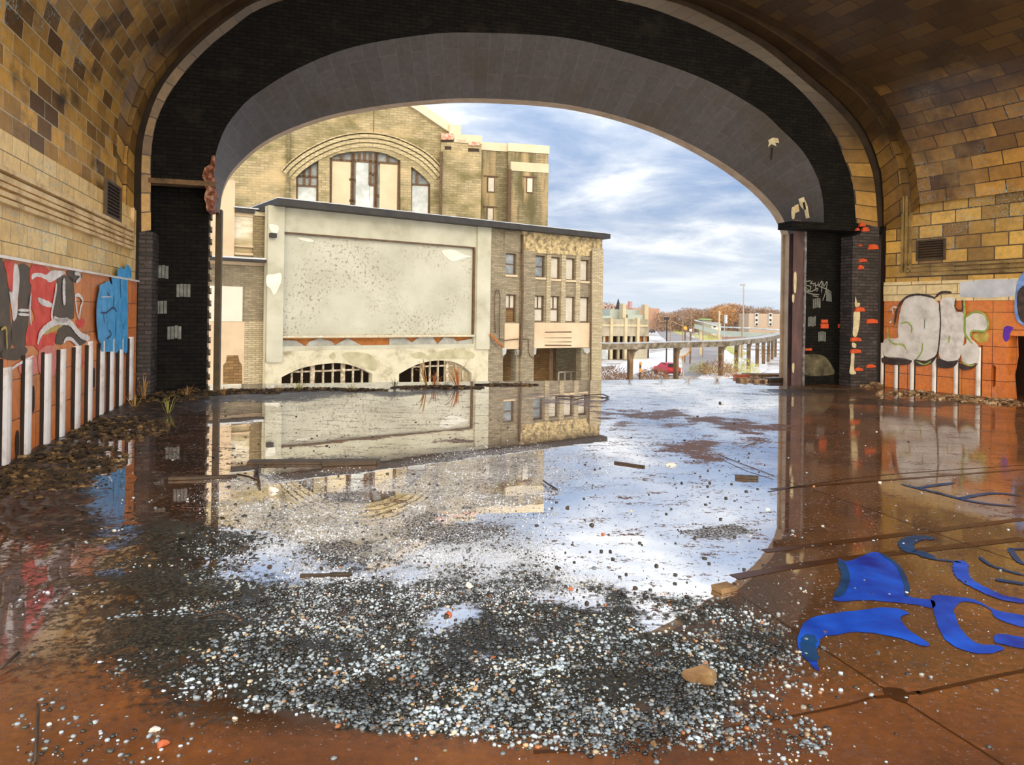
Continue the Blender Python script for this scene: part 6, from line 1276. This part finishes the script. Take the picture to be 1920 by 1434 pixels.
weed(815, 726, 34, 24, 'russet_weed', 'russet weed clump before the right arched window', .9); weed(858, 726, 50, 22, 'russet_weed', 'taller russet weed at the right end of the arch', .6, lean=(-.2, 0)); weed(835, 729, 16, 40, 'dark_weed', 'dark low growth on the sill below the right arch', 2.5)
weed(740, 730, 26, 16, 'dark_weed', 'dark weed between the two arched windows', .8); weed(1005, 722, 5, 20, 'dark_weed', 'scrap of low weed on the sill by the wide opening', 3)
weed(520, 733, 14, 26, 'straw', 'dry tuft before the pale brick corner', 1.8); weed(450, 738, 16, 34, 'dark_weed', 'dark growth before the annex doorway', 2.0); weed(420, 741, 20, 24, 'straw', 'straw tuft at the foot of the steel post', 1.4)
weed(1180, 716, 9, 26, 'dark_weed', 'thin weeds on the sill below the first canopy post', 3); weed(1290, 715, 10, 30, 'straw', 'straw growth on the sill below the road bend', 3); weed(1345, 713, 12, 34, 'straw', 'straw growth on the sill below the third canopy post', 2.4); weed(1240, 716, 8, 24, 'dark_weed', 'thin weeds on the sill below the car', 3)
def twig(pts, r, label, mat='wood', z=.02):
    P = [ground(x, y) + Vector((0, 0, z + .01 * (i % 2))) for i, (x, y) in enumerate(pts)]; b = MB(); b.tube(P, r, 5); props(b.build('twig', M[mat], None, True, origin=bottom(P)), label, 'twig')
twig([(445, 893), (465, 899), (483, 904), (484, 908)], .010, 'thin twig in the brown water left of centre'); twig([(477, 896), (482, 886), (486, 878), (484, 900), (487, 914)], .012, 'dark forked weed stalk standing in the brown water')
twig([(1019, 905), (1030, 915), (1045, 922), (1034, 922)], .008, 'fine twig at the edge of the reflected tower'); twig([(1047, 745), (1075, 747), (1110, 742), (1130, 742), (1142, 746), (1128, 750)], .012, 'long curved dark wire near the far rim of the water')
twig([(1346, 855), (1400, 878), (1450, 895)], .004, 'thin straight wire crossing the right of the puddle'); twig([(66, 1440), (72, 1345), (70, 1330)], .006, 'dark upright twig at the bottom left corner', 'wood'); twig([(0, 1262), (36, 1235)], .007, 'thin dark stick entering at the left edge', 'wood')
twig([(370, 1165), (420, 1158), (450, 1166)], .006, 'dark bent twig below the left rim of the sky reflection')
# flakes of pale plaster on the soffit, placed where the surface is
from mathutils.bvhtree import BVHTree
so_ = bpy.data.objects['arch_soffit']; bv_ = BVHTree.FromPolygons([v.co[:] for v in so_.data.vertices], [p.vertices[:] for p in so_.data.polygons])
o_ = Vector((0, 0, H))
def on_soffit(px, py, lift=.02):
    a, b_ = ray(px, py); d = Vector((a, 1, b_)).normalized(); h = bv_.ray_cast(o_, d); return h[0] - d * lift if h[0] else o_ + d * 15
for pts, mt in (([(1440, 263), (1449, 258), (1459, 259), (1461, 268), (1453, 266), (1456, 274), (1446, 270), (1440, 276), (1442, 268)], 'cream_plaster'), ([(1497, 373), (1507, 369), (1514, 385), (1518, 408), (1511, 410), (1508, 395), (1500, 385)], 'cream_plaster'), ([(1489, 386), (1497, 382), (1499, 396), (1491, 400)], 'mould'), ([(1505, 380), (1509, 378), (1512, 396), (1507, 394)], 'dark_joint'), ([(1446, 278), (1450, 276), (1447, 300), (1445, 300)], 'dark_joint')):
    P = [on_soffit(*p, .02 if mt != 'dark_joint' else .03) for p in pts]; c = sum(P, Vector()) / len(P); b = MB(); b.add([c] + P, [(0, i + 1, (i + 1) % len(P) + 1) for i in range(len(P))]); b.build('plaster_flake', M[mt], front)
